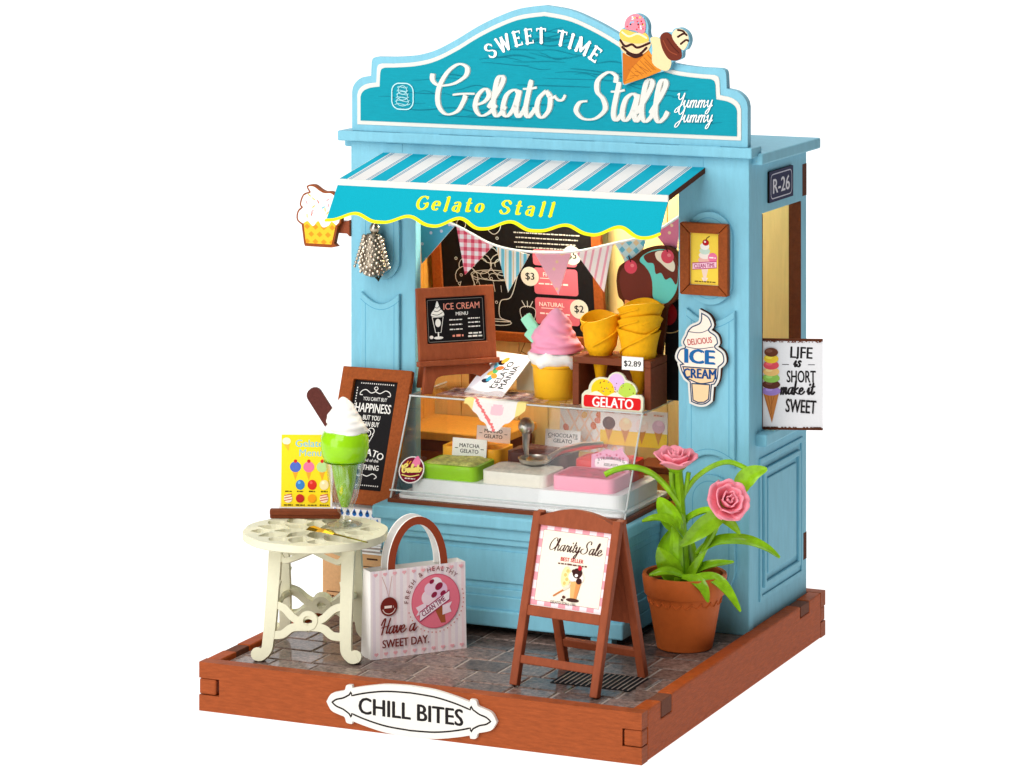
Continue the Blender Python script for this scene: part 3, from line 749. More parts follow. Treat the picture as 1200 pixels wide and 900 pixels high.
# ---- metal scoop lying across the pans
sc_ = thing('ice_cream_scoop', 'shiny metal scoop with long handle resting on the vanilla block', 'scoop', (6.3, 8.55, 5.66), rz=.35)
m = MB(); m.lathe([(.02, 0), (.3, .03), (.45, .12), (.5, .22), (.47, .22), (.42, .14), (.28, .06), (.02, .03)], 20); m.build('bowl', M['silver'], sc_, smooth=True)
m = MB(); m.tube([(.4, .1, .2), (.75, .35, .36), (1.3, .75, .42), (1.9, 1.1, .42)], [.09, .1, .12, .1], 8); m.build('handle', M['silver'], sc_, smooth=True)
m = MB(); m.tube([(-.25, .25, .2), (-.3, .55, .45), (-.3, .75, .85)], [.06, .1, .13], 8); m.ball((-.3, .78, .98), .24, 12, 8, sz=1.1); m.build('grip', M['silver'], sc_, smooth=True)

# ---- paper with four cones hung inside the case, and a small gingham sheet
t = thing('cone_menu_sheet', 'white and yellow sheet printed with four ice cream cones behind the front pane', 'poster', (8.6, 10.45, 6.05), rx=-.05)
MB().plate([[(-1.05, 0), (1.05, 0), (1.05, 1.05), (-1.05, 1.05)]], 0, .03).build('sheet', M['paper'], t)
c = CV(); c.rect(-1.05, 1.05, 0, .42, rgb(250, 212, 60))
for i, cl in enumerate(((96, 50, 44), (250, 226, 180), (250, 232, 226), (226, 190, 214))):
    x = -.78+.52*i
    c.poly([(x-.14, .5), (x+.14, .5), (x, .08)], rgb(216, 146, 74)); c.ell(x, .62, .2, .19, rgb(*cl)); c.ell(x+.03, .72, .1, .08, rgb(*[min(255, v+18) for v in cl]))
    c.rect(x-.17, x+.17, .91, .98, rgb(244, 220, 210)); c.words(x-.14, x+.14, .925, .035, rgb(200, 90, 60), i)
c.build('print', t)
t = thing('gingham_sheet', 'white sheet with orange gingham pattern and cones behind the chocolate card', 'poster', (7.15, 10.6, 5.75), rx=-.04)
MB().plate([[(-.95, 0), (1.1, 0), (1.1, 1.35), (-.95, 1.35)]], 0, .03).build('sheet', M['paper'], t)
c = CV(); rn = random.Random(5)
cl_ = [(-.95, 0), (1.1, 0), (1.1, 1.35), (-.95, 1.35)]
for i in range(8):
    for a in (.8, -.8):
        x = -1.0+.32*i; c.poly(clip([(x, 0), (x+.07, 0), (x+.07+a, 1.35), (x+a, 1.35)], cl_), rgb(250, 220, 196))
for k in range(9): c.ell(rn.uniform(-.8, .9), rn.uniform(.2, 1.2), .11, .09, rgb(*rn.choice(((226, 120, 60), (240, 190, 90), (236, 140, 110)))), rot=k)
c.build('print', t)

# ================================================================== things on top of the case
ZT = 7.492
# chalk board on a folding stand
t = thing('chalkboard_stand', 'small brown easel with ICE CREAM chalk menu on the display case', 'easel', (3.62, 9.1, ZT), rz=R(44))
tilt = -.14
fr_ = MB().plate([[(-1.2, .95), (1.2, .95), (1.2, 3.08), (-1.2, 3.08)], [(-.93, 1.45), (.93, 1.45), (.93, 2.78), (-.93, 2.78)]], -.12, .06)
place(fr_.build('frame', M['stain'], t, bevel=.03), (0, 0, 0), (tilt, 0, 0))
place(MB().box(-1.25, 1.25, -.24, .08, .8, .96).build('ledge', M['stain'], t, bevel=.03), (0, 0, 0), (tilt, 0, 0))
place(MB().box(-.95, .95, -.02, .05, 1.43, 2.8).build('slate_panel', M['board_black'], t), (0, 0, 0), (tilt, 0, 0))
lg = MB().plate([cat([(-1.0, .8), (-1.12, .0)], 1)+[(-.82, 0)]+cat([(-.72, .35), (-.5, .5), (.5, .5), (.72, .35)], 4)+[(.82, 0), (1.12, 0), (1.0, .8)]], -.03, .15)
place(lg.build('leg', M['stain'], t, bevel=.02), (0, 0, 0), (tilt, 0, 0))
place(MB().plate([[(-.8, 2.6), (-.95, 0), (-.7, 0), (-.55, 2.2), (.55, 2.2), (.7, 0), (.95, 0), (.8, 2.6)]], .0, .12).build('rear_leg', M['stain'], t, bevel=.02), (0, 1.0, 0.012), (.2, 0, 0))
c = CV(); ch = rgb(236, 232, 226)
c.line(rrect(-.86, .86, 1.5, 2.72, .03), .012, rgb(150, 146, 140), closed=True)
c.text('ICE CREAM', .2, 2.42, .19, rgb(236, 150, 130), bold=.01, sx=.85); c.text('MENU', .2, 2.24, .1, ch, bold=.02)
for r in range(3): c.words(-.2, .2, 2.1-.14*r, .035, ch, r); c.words(.38, .75, 2.12-.12*r, .035, ch, r+9)
c.words(-.12, .22, 1.62, .07, rgb(236, 150, 130), 31); c.words(.38, .78, 1.68, .05, ch, 33); c.words(.36, .8, 1.59, .05, ch, 34)
def sundae(c, x, y, k, col, w_=.02):
    c.line([(x-.2*k, y+.75*k), (x-.1*k, y+.22*k), (x+.1*k, y+.22*k), (x+.2*k, y+.75*k), (x-.2*k, y+.75*k)], w_, col)
    c.line([(x, y+.22*k), (x, y+.08*k)], w_*2, col); c.ell(x, y+.04*k, .17*k, .05*k, col)
    c.poly(cat([(x-.2*k, y+.78*k), (x-.22*k, y+.9*k), (x-.1*k, y+1.05*k), (x, y+1.3*k), (x+.1*k, y+1.05*k), (x+.22*k, y+.9*k), (x+.2*k, y+.78*k)], 4, True), col)
    for j in range(3): c.line([(x-.18*k+.05*k*j, y+.85*k+.12*k*j), (x, y+.82*k+.12*k*j), (x+.18*k-.05*k*j, y+.9*k+.12*k*j)], w_*.9, rgb(30, 26, 28), sm=4)
    c.ell(x, y+.55*k, .1*k, .14*k, col)
sundae(c, -.56, 1.58, .85, ch); c.ell(-.78, 1.64, .06, .05, ch)
place(c.build('chalk_print', t), Vector((0, -.021, 0)), (tilt, 0, 0))

# leaflet propped on the case
A_, B_, D_ = Vector((3.78, 9.12, ZT+.02)), Vector((5.18, 8.72, ZT+.02)), Vector((4.52, 10.0, 8.27))
ex = (B_-A_).normalized(); ey = ((D_-A_)-ex*(D_-A_).dot(ex)).normalized(); ez = ex.cross(ey)
t = thing('leaflet', 'white GELATO MANIA leaflet with coloured splashes propped on the case', 'leaflet', A_)
t.rotation_euler = Matrix((ex, -ez, ey)).transposed().to_euler() if False else Matrix(((ex.x, -ez.x, ey.x), (ex.y, -ez.y, ey.y), (ex.z, -ez.z, ey.z))).to_euler()
MB().plate([[(0, 0), (1.46, 0), (1.46, 1.75), (0, 1.75)]], 0, .025).build('sheet', M['paper'], t)
c = CV(); c.rect(0.02, 1.44, .02, 1.73, rgb(238, 234, 244)); rn = random.Random(2)
for k, cl in enumerate(((40, 40, 60), (60, 160, 200), (240, 150, 60), (250, 190, 80), (90, 170, 110), (236, 110, 60), (110, 190, 220), (20, 20, 30), (246, 170, 60))):
    c.ell(.5+.09*(k % 3)-.05, .55+.11*k, .14, .09, rgb(*cl), rot=k*1.3)
c.text('GELATO', 1.0, .85, .22, rgb(20, 20, 24), rot=math.pi/2, sx=.95, bold=.01); c.text('MANIA', 1.28, .8, .22, rgb(20, 20, 24), rot=math.pi/2, bold=.01); c.words(.75, .85, .3, .05, rgb(20, 20, 24), 2)
c.line([(.08, 1.0), (.06, 1.4), (.12, 1.66)], .02, rgb(30, 30, 40), sm=4)
c.build('print', t)

# clear crinkled bag lying on the case
def sheet(nx, ny, f):
    m = MB(); m.v = [f(i/nx, j/ny) for j in range(ny+1) for i in range(nx+1)]
    m.f = [(j*(nx+1)+i, j*(nx+1)+i+1, (j+1)*(nx+1)+i+1, (j+1)*(nx+1)+i) for j in range(ny) for i in range(nx)]; m.c = [None]*len(m.f); return m
rn = random.Random(9); ph = [rn.uniform(0, 6) for _ in range(6)]
m = sheet(26, 12, lambda u, v: (3.0+4.1*u+.1*math.sin(9*v+ph[0]), 8.35+1.5*v+.1*math.sin(7*u), ZT+.015+.09*abs(math.sin(14*u+5*v+ph[1]))*math.sin(math.pi*v)+.07*abs(math.sin(9*v-6*u+ph[2]))*math.sin(math.pi*u)))
tag(m.build('plastic_bag', M['film'], smooth=35), 'crinkled clear plastic bag lying flat under the leaflet', 'bag')
m = sheet(20, 10, lambda u, v: (3.2+3.4*u, 8.42+1.3*v, ZT+.008+.012*math.sin(11*u+7*v)))
for i in range(len(m.f)): m.c[i] = rgb(*((196, 150, 150), (226, 206, 206), (150, 118, 124), (214, 170, 150))[(i*7+i//9) % 4])
tag(m.build('tissue_sheet', M['print'], smooth=80), 'thin brownish pink tissue paper spread under the plastic bag', 'tissue')

# lace napkin draped over the front edge of the case
def drape(x, s_):        # s_ runs from the top pane over the edge, then down the slanted front
    if s_ <= .25: return (x, 8.2+.25-s_-.02, ZT+.02)
    d = s_-.25; return (x, 8.2-.03-d*.447-.02, ZT-.02-d*.894)
m = MB(); N_ = 40; rows = 14
edge = lambda u: .36+.86*max(0, 1-abs(2*u-1.1))*(.95+.06*math.cos(u*40))
for j in range(rows+1):
    for i in range(N_+1):
        u = i/N_; m.v.append(drape(4.25+1.95*u, edge(u)*j/rows))
for j in range(rows):
    for i in range(N_):
        u = (i+.5)/N_; s_ = edge(u)*(j+.5)/rows
        on = abs((u-.2)*1.95-(s_-.25)*.85) < .05
        cl = (238, 120, 120) if on else ((244, 220, 140) if (u < .14 or u > .84) and s_ < .8 else ((250, 196, 206) if abs(u-.55) < .1 and .35 < s_ < .6 else (240, 232, 228)))
        m.f.append((j*(N_+1)+i, j*(N_+1)+i+1, (j+1)*(N_+1)+i+1, (j+1)*(N_+1)+i)); m.c.append(rgb(*cl))
tag(m.build('lace_napkin', M['print']), 'white lace-edged paper napkin draped over the case edge', 'napkin')

# cup of soft serve
def swirl_mesh(r0, h, turns, zb, n=44, m_=54, tip=(.0, .0)):
    out = MB(); 
    for j in range(m_+1):
        s_ = j/m_
        for i in range(n):
            t_ = 2*math.pi*i/n
            r = r0*(1-s_)**.62*(1+.1*math.sin(math.pi*s_))+.015
            r *= 1+.085*math.sin(t_*1+s_*turns*2*math.pi)*(1-s_*.3)+.1*(abs(math.sin(t_*2.0+s_*turns*6))-.6)*min(1, 3*(1-s_))+.032*math.sin(2*math.pi*5.5*s_-t_)*(1-s_)**.5
            out.v.append((r*math.cos(t_)+tip[0]*s_**3, r*math.sin(t_)+tip[1]*s_**3, zb+h*s_))
    for j in range(m_):
        for i in range(n): out.f.append((j*n+i, j*n+(i+1) % n, (j+1)*n+(i+1) % n, (j+1)*n+i)); out.c.append(None)
    return out
t = thing('soft_serve_cup', 'yellow paper cup of pink and white soft serve with mint wafer', 'ice cream', (6.55, 9.45, ZT))
MB().lathe([(.01, 0), (.56, 0), (.6, .04), (.66, .92), (.7, .95), (.7, 1.0), (.62, 1.0), (.6, .9), (.01, .9)], 32).build('cup', M['mustard'], t, smooth=True)
MB().lathe([(.5, .9), (.68, .98), (.76, 1.12), (.74, 1.28), (.6, 1.4), (.3, 1.45), (.01, 1.45)], 36, fn=lambda r, z, a: (r*(1+.06*math.sin(5*a+z*3)+.05*math.sin(9*a+z*11)), z+.05*math.sin(4*a)+.03*math.sin(7*a))).build('white_layer', M['white_cream'], t, smooth=80)
swirl_mesh(.74, 1.25, 1.6, 1.36, tip=(.05, .0)).build('pink_swirl', M['pink_cream'], t, smooth=60)
w_ = MB().box(-.17, .17, -.09, .09, 0, 1.0).build('wafer', M['mint'], t, bevel=.05); place(w_, (-.3, -.1, 1.55), (0, R(-38), 0))
w_ = MB().box(-.2, .2, -.09, .09, 0, .5).build('wafer', M['mint'], t, bevel=.05); place(w_, (-.42, -.12, 1.62), (0, R(-50), 0))

# cone rack with cones
t = thing('cone_rack', 'dark brown wooden cone rack with $2.89 price tag on the case', 'rack', (8.66, 9.2, ZT))
MB().plate([[(-1.21, -.6), (1.21, -.6), (1.21, .7), (-1.21, .7)], circ(-.58, .02, .34, n=20), circ(.62, -.02, .34, n=20)], 1.2, 1.4, 'xy').build('top_board', M['walnut'], t, bevel=.02)
for x in (-1.21, 1.01): MB().box(x, x+.2, -.595, .695, 0, 1.198).build('side_board', M['walnut'], t, bevel=.02)
MB().box(-1.0, 1.0, .6, .69, .0, 1.19).build('back_board', M['walnut'], t)
pt = MB().box(.35, 1.0, -.66, -.62, 1.12, 1.5).build('price_tag', M['paper'], t)
c = CV(); c.text('$2.89', .675, 1.23, .16, rgb(24, 22, 22), bold=.02, width=.52); place(c.build('price_print', t), (0, -.661, 0))
def cone(label, x, y, zt, h, r, sd):
    t = thing('waffle_cone', label, 'cone', (x, y, zt-h), group='empty waffle cones in the rack')
    rn = random.Random(sd); n = 40; p0 = rn.uniform(0, 6); m = MB()
    def ring(r, z, k): 
        return [((r*(1+.05*k*math.sin(a+p0)))*math.cos(a), r*(1+.05*k*math.sin(a+p0))*math.sin(a), z+k*(.13*math.sin(a+p0)+.05*math.sin(2*a+p0*3)-.2*math.exp(-((math.cos((a+2.2+.5*math.sin(p0))/2))**2)*9)+.02*math.cos(3*a))) for a in [2*math.pi*i/n for i in range(n)]]
    prof = [(.02, 0, 0), (.12*r+.05, .03*h, 0), (r*.36, h*.3, 0), (r*.6, h*.46, 0), (r*.8, h*.56, .1), (r*.85, h*.68, .3), (r*.93, h*.84, .7), (r*1.07, h, 1), (r*1.0, h+.01, 1), (r*.85, h*.84, .7), (r*.68, h*.6, .2), (.02, h*.45, 0)]
    for (a, z, k) in prof: m.v += ring(a, z, k)
    for j in range(len(prof)-1):
        for i in range(n): m.f.append((j*n+i, j*n+(i+1) % n, (j+1)*n+(i+1) % n, (j+1)*n+i)); m.c.append(None)
    m.build('wafer_body', M['waffle'], t, smooth=50)
    mk = MB()
    for k in range(2):                                             # the rolled seam spiralling round the wall
        path = []
        for i in range(14):
            s_ = i/13; a = p0+1.2+k*2.6+s_*2.4; zz = h*(.58+.36*s_); rr = r*(.88+.13*s_)
            path.append((rr*math.cos(a), rr*math.sin(a), zz))
        mk.tube(path, .028, 6)
    mk.build('seam', M['waffle'], t, smooth=True)
cone('yellow waffle cone alone in its rack hole beside the soft serve cup', 8.08, 9.2, 10.02, 2.0, .58, 1)
cone('lowest yellow waffle cone of the nested pile above the price tag', 9.28, 9.18, 9.75, 1.95, .6, 2)
cone('middle yellow waffle cone of the nested pile above the price tag', 9.29, 9.18, 10.1, 1.3, .62, 3)
cone('topmost yellow waffle cone of the nested pile above the price tag', 9.3, 9.18, 10.45, 1.3, .64, 4)

# GELATO cut-out standing on the case's front edge
t = thing('gelato_sign', 'red and white GELATO cut-out with three scoops on the case edge', 'sign', (8.8, 8.3, ZT-.03), rx=-.08)
ol = [(-.92, 0), (.92, 0), (.95, .1), (.95, .42), (.88, .5), (.7, .5)]+_arc(.48, .55, .28, .3, 10, 70, 4)+_arc(.12, .8, .3, .3, 20, 160, 7)+_arc(-.35, .55, .4, .38, 80, 180, 5)+[(-.86, .5), (-.95, .4), (-.95, .1)]
MB().plate([ol], 0, .1).build('board', M['cream'], t, bevel=.015)
c = CV()
c.ell(.12, .82, .24, .24, rgb(226, 184, 226)); c.ell(-.3, .56, .36, .32, rgb(244, 204, 30)); c.ell(.45, .55, .27, .27, rgb(190, 216, 80))
rn = random.Random(8)
for k in range(26): c.ell(rn.uniform(-.55, .65), rn.uniform(.52, .82), .018, .018, rgb(*rn.choice(((60, 120, 40), (200, 60, 40), (90, 60, 160), (110, 60, 30)))), lift=False, n=6)
c.poly([(-.8, .36)]+cat([(-.8, .36), (-.5, .52), (-.2, .4), (.1, .52), (.4, .4), (.7, .5), (.85, .38)], 4)+[(.85, .3), (-.8, .3)], rgb(250, 240, 214))
c.rect(-.88, .88, .06, .4, rgb(222, 26, 30), r=.08); c.text('GELATO', .02, .08, .28, rgb(252, 248, 244), bold=.03, width=1.25)
c.build('print', t)

# ================================================================== hanging and standing inside the opening
# bunting
bt = thing('bunting', 'string of patterned triangular paper flags hung across the stall opening', 'bunting', (-.19, 10.15, -.07))
def flag(a, b, tip, kind):
    tri = [a, tip, b]; c = CV(); rn = random.Random(hash(kind) % 97 if False else len(kind))
    base_ = {'dots': (86, 172, 206), 'plaid': (250, 236, 238), 'stripes': (238, 236, 226), 'stars': (244, 176, 192), 'candy': (252, 240, 236), 'argyle': (206, 226, 226), 'spots': (232, 120, 148)}[kind]
    MB().plate([tri], 0, .02).build('flag', M['paper'], bt)
    c.poly(tri, rgb(*base_)); x0, x1 = min(p[0] for p in tri), max(p[0] for p in tri); z0, z1 = min(p[1] for p in tri), max(p[1] for p in tri)
    st_ = lambda xa, w_, cl, sl=0: c.poly([(xa, z0), (xa+w_, z0), (xa+w_+sl, z1), (xa+sl, z1)], rgb(*cl), cl=tri, lift=False)
    hz = lambda za, w_, cl: c.poly([(x0, za), (x1, za), (x1, za+w_), (x0, za+w_)], rgb(*cl), cl=tri, lift=False)
    if kind == 'plaid':
        c.up(); [st_(x0+.24*i, .11, (242, 150, 164)) for i in range(6)]; c.up(); [hz(z0+.24*i, .11, (242, 150, 164)) for i in range(7)]
        c.up()
        for i in range(6):
            for j in range(7): c.poly([(x0+.24*i, z0+.24*j), (x0+.24*i+.11, z0+.24*j), (x0+.24*i+.11, z0+.24*j+.11), (x0+.24*i, z0+.24*j+.11)], rgb(222, 74, 100), cl=tri, lift=False)
    elif kind == 'stripes':
        c.up()
        for i in range(6): st_(x0-.05+.24*i, .1, (120, 196, 214)); st_(x0+.08+.24*i, .035, (232, 196, 150))
    elif kind == 'candy':
        c.up()
        for i in range(8): st_(x0-.4+.22*i, .07, (244, 170, 186), .3)
    elif kind == 'argyle':
        c.up()
        for i in range(6):
            for j in range(6):
                x, z = x0+.22*i, z0+.22*j; c.poly([(x, z-.1), (x+.1, z), (x, z+.1), (x-.1, z)], rgb(*((110, 186, 206) if (i+j) % 2 else (236, 206, 160))), cl=tri, lift=False)
    else:
        c.up()
        for k in range(14): c.poly(circ(rn.uniform(x0, x1), rn.uniform(z0, z1), .05, n=8), rgb(*((246, 200, 160) if kind != 'dots' else (210, 200, 226))), cl=tri, lift=False)
    c.build('flag_print', bt, (0, -.002, 0))
flag((2.05, 12.62), (3.22, 12.32), (2.1, 11.1), 'dots'); flag((3.25, 12.3), (4.44, 11.76), (3.53, 10.86), 'plaid'); flag((4.52, 11.79), (5.62, 11.57), (4.93, 10.43), 'stripes')
flag((5.73, 11.7), (6.97, 11.75), (6.54, 10.45), 'stars'); flag((7.11, 11.7), (8.26, 12.04), (7.99, 10.61), 'candy'); flag((8.34, 12.04), (9.33, 12.32), (8.95, 11.0), 'argyle'); flag((9.55, 12.45), (10.44, 13.0), (10.2, 11.7), 'spots')
top = cat([(2.0, 12.64), (3.24, 12.32), (4.48, 11.8), (5.68, 11.66), (7.04, 11.74), (8.3, 12.05), (9.44, 12.38), (10.46, 13.02)], 5)
MB().tube([(x, -.012, z) for x, z in top], .04, 6).build('ribbon', M['paper'], bt, smooth=True)

# wall menu board
t = thing('wall_menu_board', 'large black chalk menu in a brown frame on the back wall of the stall', 'menu board', (3.6, 13.72, 8.3), rx=.13)
MB().plate([[(-2.85, 0), (2.85, 0), (2.85, 4.9), (-2.85, 4.9)], [(-2.52, .3), (2.52, .3), (2.52, 4.6), (-2.52, 4.6)]], -.1, .08).build('frame', M['frame_wood'], t, bevel=.03)
MB().box(-2.55, 2.55, -.02, .06, .28, 4.62).build('slate_panel', M['board_black'], t)
c = CV(); pk = rgb(216, 104, 120); ch = rgb(214, 210, 204)
c.text('MENU', 1.05, 3.78, .42, rgb(214, 60, 84), bold=.02, sx=.9); c.ell(2.05, 3.95, .2, .2, rgb(214, 60, 84))
for r in range(4): c.words(-.05+.06*(r%2), 2.15-.08*r, 3.42-.15*r, .04, rgb(196, 190, 184), r+40)
def tabbox(y0, y1, head, price, px_, left=False):
    c.rect(.55, 2.0, y0, y1, pk, r=.1); c.text(head, 1.1, y1-.27, .13, rgb(250, 230, 226), bold=.015); c.rect(.75, 1.45, y1-.34, y1-.315, rgb(250, 220, 220))
    for r in range(2):
        if y1-.55-.18*r > y0+.1: c.words(.7, 1.7-.2*r, y1-.52-.16*r, .055, rgb(250, 230, 230), r+int(y0*10))
    c.ell(px_, (y0+y1)/2+.12, .3, .3, rgb(226, 218, 206), n=24); c.text(price, px_, (y0+y1)/2+.02, .22, rgb(30, 26, 26), bold=.02)
tabbox(2.45, 2.95, 'GELATO', '$5', 1.85); tabbox(1.55, 2.38, 'FRUIT', '$3', .42); tabbox(.62, 1.45, 'NATURAL', '$2', 2.0)
for k in range(22): c.ring(random.Random(k).uniform(-2.3, .2), random.Random(k+50).uniform(.9, 4.3), .05, .018, ch, n=8, lift=False)
# glass of sundae drawn in chalk
c.line([(-1.55, 2.05), (-1.3, 1.4), (-.95, 1.25), (-.85, .75), (-1.15, .62), (-.3, .62), (-.65, .75), (-.6, 1.25), (-.25, 1.4), (0, 2.05)], .026, ch, sm=5)
c.line(_arc(-.77, 2.05, .78, .16, 0, 360, 16), .024, ch, sm=2); c.line(_arc(-.77, .58, .5, .1, 0, 360, 14), .024, ch)
for x, y, r in ((-1.2, 2.4, .36), (-.5, 2.4, .38), (-.85, 2.75, .36)):
    c.line(_arc(x, y, r, r*.9, 0, 360, 16), .024, ch); c.line(_arc(x, y, r*.6, r*.5, 20, 200, 8), .025, ch)
c.line([(-1.9, 1.8), (-2.15, 1.05), (-1.6, 1.05), (-1.45, 1.8)], .022, ch); c.line(_arc(-1.7, 1.95, .38, .34, -30, 210, 12), .022, ch); c.line(_arc(-1.68, 2.3, .26, .26, 0, 200, 10), .022, ch)
c.line([(-1.95, 1.6), (-1.5, 1.2)], .02, ch); c.line([(-1.6, 1.6), (-2.05, 1.2)], .02, ch)
for x, y in ((.3, .85), (-.7, 3.6)):                                                  # strawberries
    c.line(cat([(x-.25, y+.2), (x, y+.3), (x+.25, y+.2), (x+.2, y-.1), (x, y-.25), (x-.2, y-.1)], 4, True), .022, ch, closed=True)
    for dx in (-.18, 0, .18): c.line([(x+dx*.4, y+.27), (x+dx, y+.46)], .024, ch)
    for k in range(4): c.ell(x-.1+.07*k, y+.05*(k % 2), .02, .022, ch, n=6, lift=False)
c.line([(-1.6, 4.2), (-1.75, 3.75)], .022, ch); c.line([(-1.6, 4.2), (-1.3, 3.8)], .022, ch); c.ring(-1.78, 3.62, .16, .022, ch); c.ring(-1.25, 3.68, .16, .022, ch)
for k in range(5): c.line(_arc(-1.35+.28*k, 2.0+.05*(k % 2), .15, .12, 0, 300, 8), .02, ch); c.line([(-1.3+.25*k, 1.85-.1*(k % 2)), (-1.2+.22*k, 1.55)], .016, ch)
c.build('chalk_print', t, (0, -.021, 0))

# painted scoop cut-out by the right jamb
t = thing('scoop_cutout', 'painted wooden cut-out of chocolate and mint scoops behind the stacked cones', 'cut-out', (9.25, 9.95, ZT))
q = 1/38.0
def zp(pts, k=4.0, ox=580, oy=200): return [((x/k+ox-757)/37.6, (462-(y/k+oy))/40.0) for x, y in pts]
sc1 = cat(zp([(575, 490), (590, 440), (640, 410), (700, 430), (728, 490), (722, 560), (700, 590), (660, 585), (630, 590), (592, 570)]), 4, True)
sc2 = cat(zp([(690, 370), (740, 345), (800, 345), (845, 400), (850, 470), (835, 540), (790, 590), (735, 570), (728, 500), (700, 430), (670, 400)]), 4, True)
con = zp([(600, 585), (790, 575), (760, 680), (720, 800), (640, 1060), (610, 1060)])
ol = cat(zp([(560, 500), (575, 430), (640, 385), (690, 345), (760, 325), (830, 335), (860, 400), (862, 500), (838, 570), (800, 610), (790, 700), (770, 850)]), 4)+zp([(770, 1060), (640, 1060)])+cat(zp([(620, 850), (600, 620), (570, 570), (560, 500)]), 4)[:-1]
MB().plate([ol], 0, .14).build('board', M['raw_edge'], t)
c = CV(); c.poly(con, rgb(244, 160, 84)); c.poly(sc2, rgb(110, 214, 204)); c.poly(sc1, rgb(112, 50, 38))
c.poly(cat(zp([(690, 375), (740, 350), (810, 345), (845, 395), (848, 470), (838, 500), (815, 470), (790, 480), (770, 450), (745, 455), (735, 410), (705, 405)]), 4, True), rgb(112, 50, 38))
c.poly(cat(zp([(745, 355), (790, 350), (832, 400), (828, 440), (800, 430), (770, 405), (748, 385)]), 4, True), rgb(248, 230, 206))
for x, y in ((628, 430), (800, 372)):
    (a, b), = zp([(x, y)]); c.ell(a, b, .2, .2, rgb(226, 76, 96)); c.line([(a, b+.15), (a-.06, b+.3)], .04, rgb(60, 20, 20)); c.ell(a+.05, b+.04, .06, .05, rgb(240, 130, 140))
c.build('print', t)
t = thing('round_sign', 'black round sign with a gold rim behind the nested cones', 'sign', (9.75, 10.35, 8.0))
MB().plate([circ(0, 2.0, .62, n=30)], 0, .1).build('disc', M['board_black'], t, bevel=.02)
MB().box(-.12, .3, .005, .095, -.5, 1.5).build('post', M['board_black'], t)
c = CV(); c.ring(0, 2.0, .57, .03, rgb(206, 170, 110)); c.ell(-.05, 2.0, .3, .34, rgb(150, 24, 30)); c.build('print', t)
t = thing('red_plaque', 'small dark red plaque with a pale edge beside the round sign', 'plaque', (10.25, 11.2, 7.2))
MB().plate([rrect(-.5, .6, 0, 1.55, .3)], 0, .08).build('board', M['cream'], t); c = CV(); c.poly(rrect(-.44, .54, .06, 1.49, .27), rgb(150, 26, 34)); c.build('print', t)

# cabinets inside the shop
t = thing('wooden_cabinet', 'amber wooden cabinet with dark door against the left inner wall', 'cabinet', (2.3, 12.4, 1.25))
MB().box(-1.7, 1.75, -1.3, 1.5, 4.35, 4.6).build('top', M['amber_wood'], t, bevel=.03)
MB().box(-1.6, 1.6, -1.15, 1.45, 0, 4.35).build('carcass', M['walnut'], t)
MB().box(-1.4, 1.4, -1.22, -1.15, .3, 4.0).build('door', M['frame_wood'], t, bevel=.03)
t = thing('back_shelf', 'pale wooden back shelf along the rear wall at the right', 'shelf', (9.9, 13.2, 1.25))
MB().box(-2.2, 2.2, -.6, .75, 3.6, 3.8).build('top', M['walnut'], t, bevel=.03)
MB().box(-2.1, 2.1, -.5, .7, 0, 3.6).build('carcass', M['amber_wood'], t)
for i in range(3): MB().box(-2.0+1.35*i, -.72+1.35*i, -.56, -.5, .2, 3.4).build('door', M['amber_wood'], t, bevel=.03)
# leaning cream card, half hidden
t = thing('cream_card', 'cream card standing behind the leaflet beside the cup', 'card', (5.75, 10.3, ZT), rz=.2, rx=-.15)
MB().plate([[(-.75, 0), (.6, 0), (.6, 1.0), (-.75, 1.0)]], 0, .03).build('sheet', M['cream'], t)
# ================================================================== signs on the stall's outside
# picture in a wooden frame
t = thing('framed_poster', 'yellow ice cream poster in a mitred reddish wood frame on the right pillar', 'picture', (11.385, 9.0, 10.82), rz=0)
W_, H_ = 1.46, 2.06; b = .3
O = [(-W_/2, 0), (W_/2, 0), (W_/2, H_), (-W_/2, H_)]; I = [(-W_/2+b, b), (W_/2-b, b), (W_/2-b, H_-b), (-W_/2+b, H_-b)]
for k in range(4):
    p = [O[k], O[(k+1) % 4], I[(k+1) % 4], I[k]]
    MB().plate([inset(p, .006)], -.17, .05).build('frame_bar', M['frame_wood'], t, bevel=.025)
MB().box(-W_/2+b-.02, W_/2-b+.02, -.06, .04, b-.02, H_-b+.02).build('backing', M['paper'], t)
c = CV(); c.rect(I[0][0], I[1][0], I[0][1], I[2][1], rgb(250, 214, 76)); mid = H_/2
c.poly([(-.1, .5), (.1, .5), (.03, .38), (-.03, .38)], rgb(250, 226, 214)); c.poly([(-.12, .82), (.12, .82), (.02, .4), (-.02, .4)], rgb(246, 216, 196))
for i, cl in enumerate(((248, 190, 176), (252, 236, 226), (206, 226, 210), (250, 244, 236))): c.ell(.0, 1.0+.13*i, .2-.02*i, .1, rgb(*cl))
c.ell(.03, 1.5, .1, .09, rgb(190, 22, 34)); c.line([(.03, 1.55), (.07, 1.63), (.14, 1.68)], .025, rgb(60, 20, 20)); c.ell(.01, 1.52, .03, .03, rgb(250, 240, 240))
c.ell(.24, 1.08, .14, .14, rgb(240, 120, 160)); c.words(.14, .34, 1.06, .04, rgb(255, 240, 240), 2)
c.poly([(-.37, .72), (.36, .8), (.36, .98), (-.37, .9)], rgb(250, 206, 222)); c.line([(-.37, .72), (.36, .8), (.36, .98), (-.37, .9)], .022, rgb(190, 30, 110), closed=True)
c.text('CLEAN TIME', 0, .785, .12, rgb(176, 22, 96), bold=.025, rot=.11, width=.62)
c.words(-.3, .34, .37, .035, rgb(120, 80, 30), 6)
c.build('print', t, (0, -.061, 0))

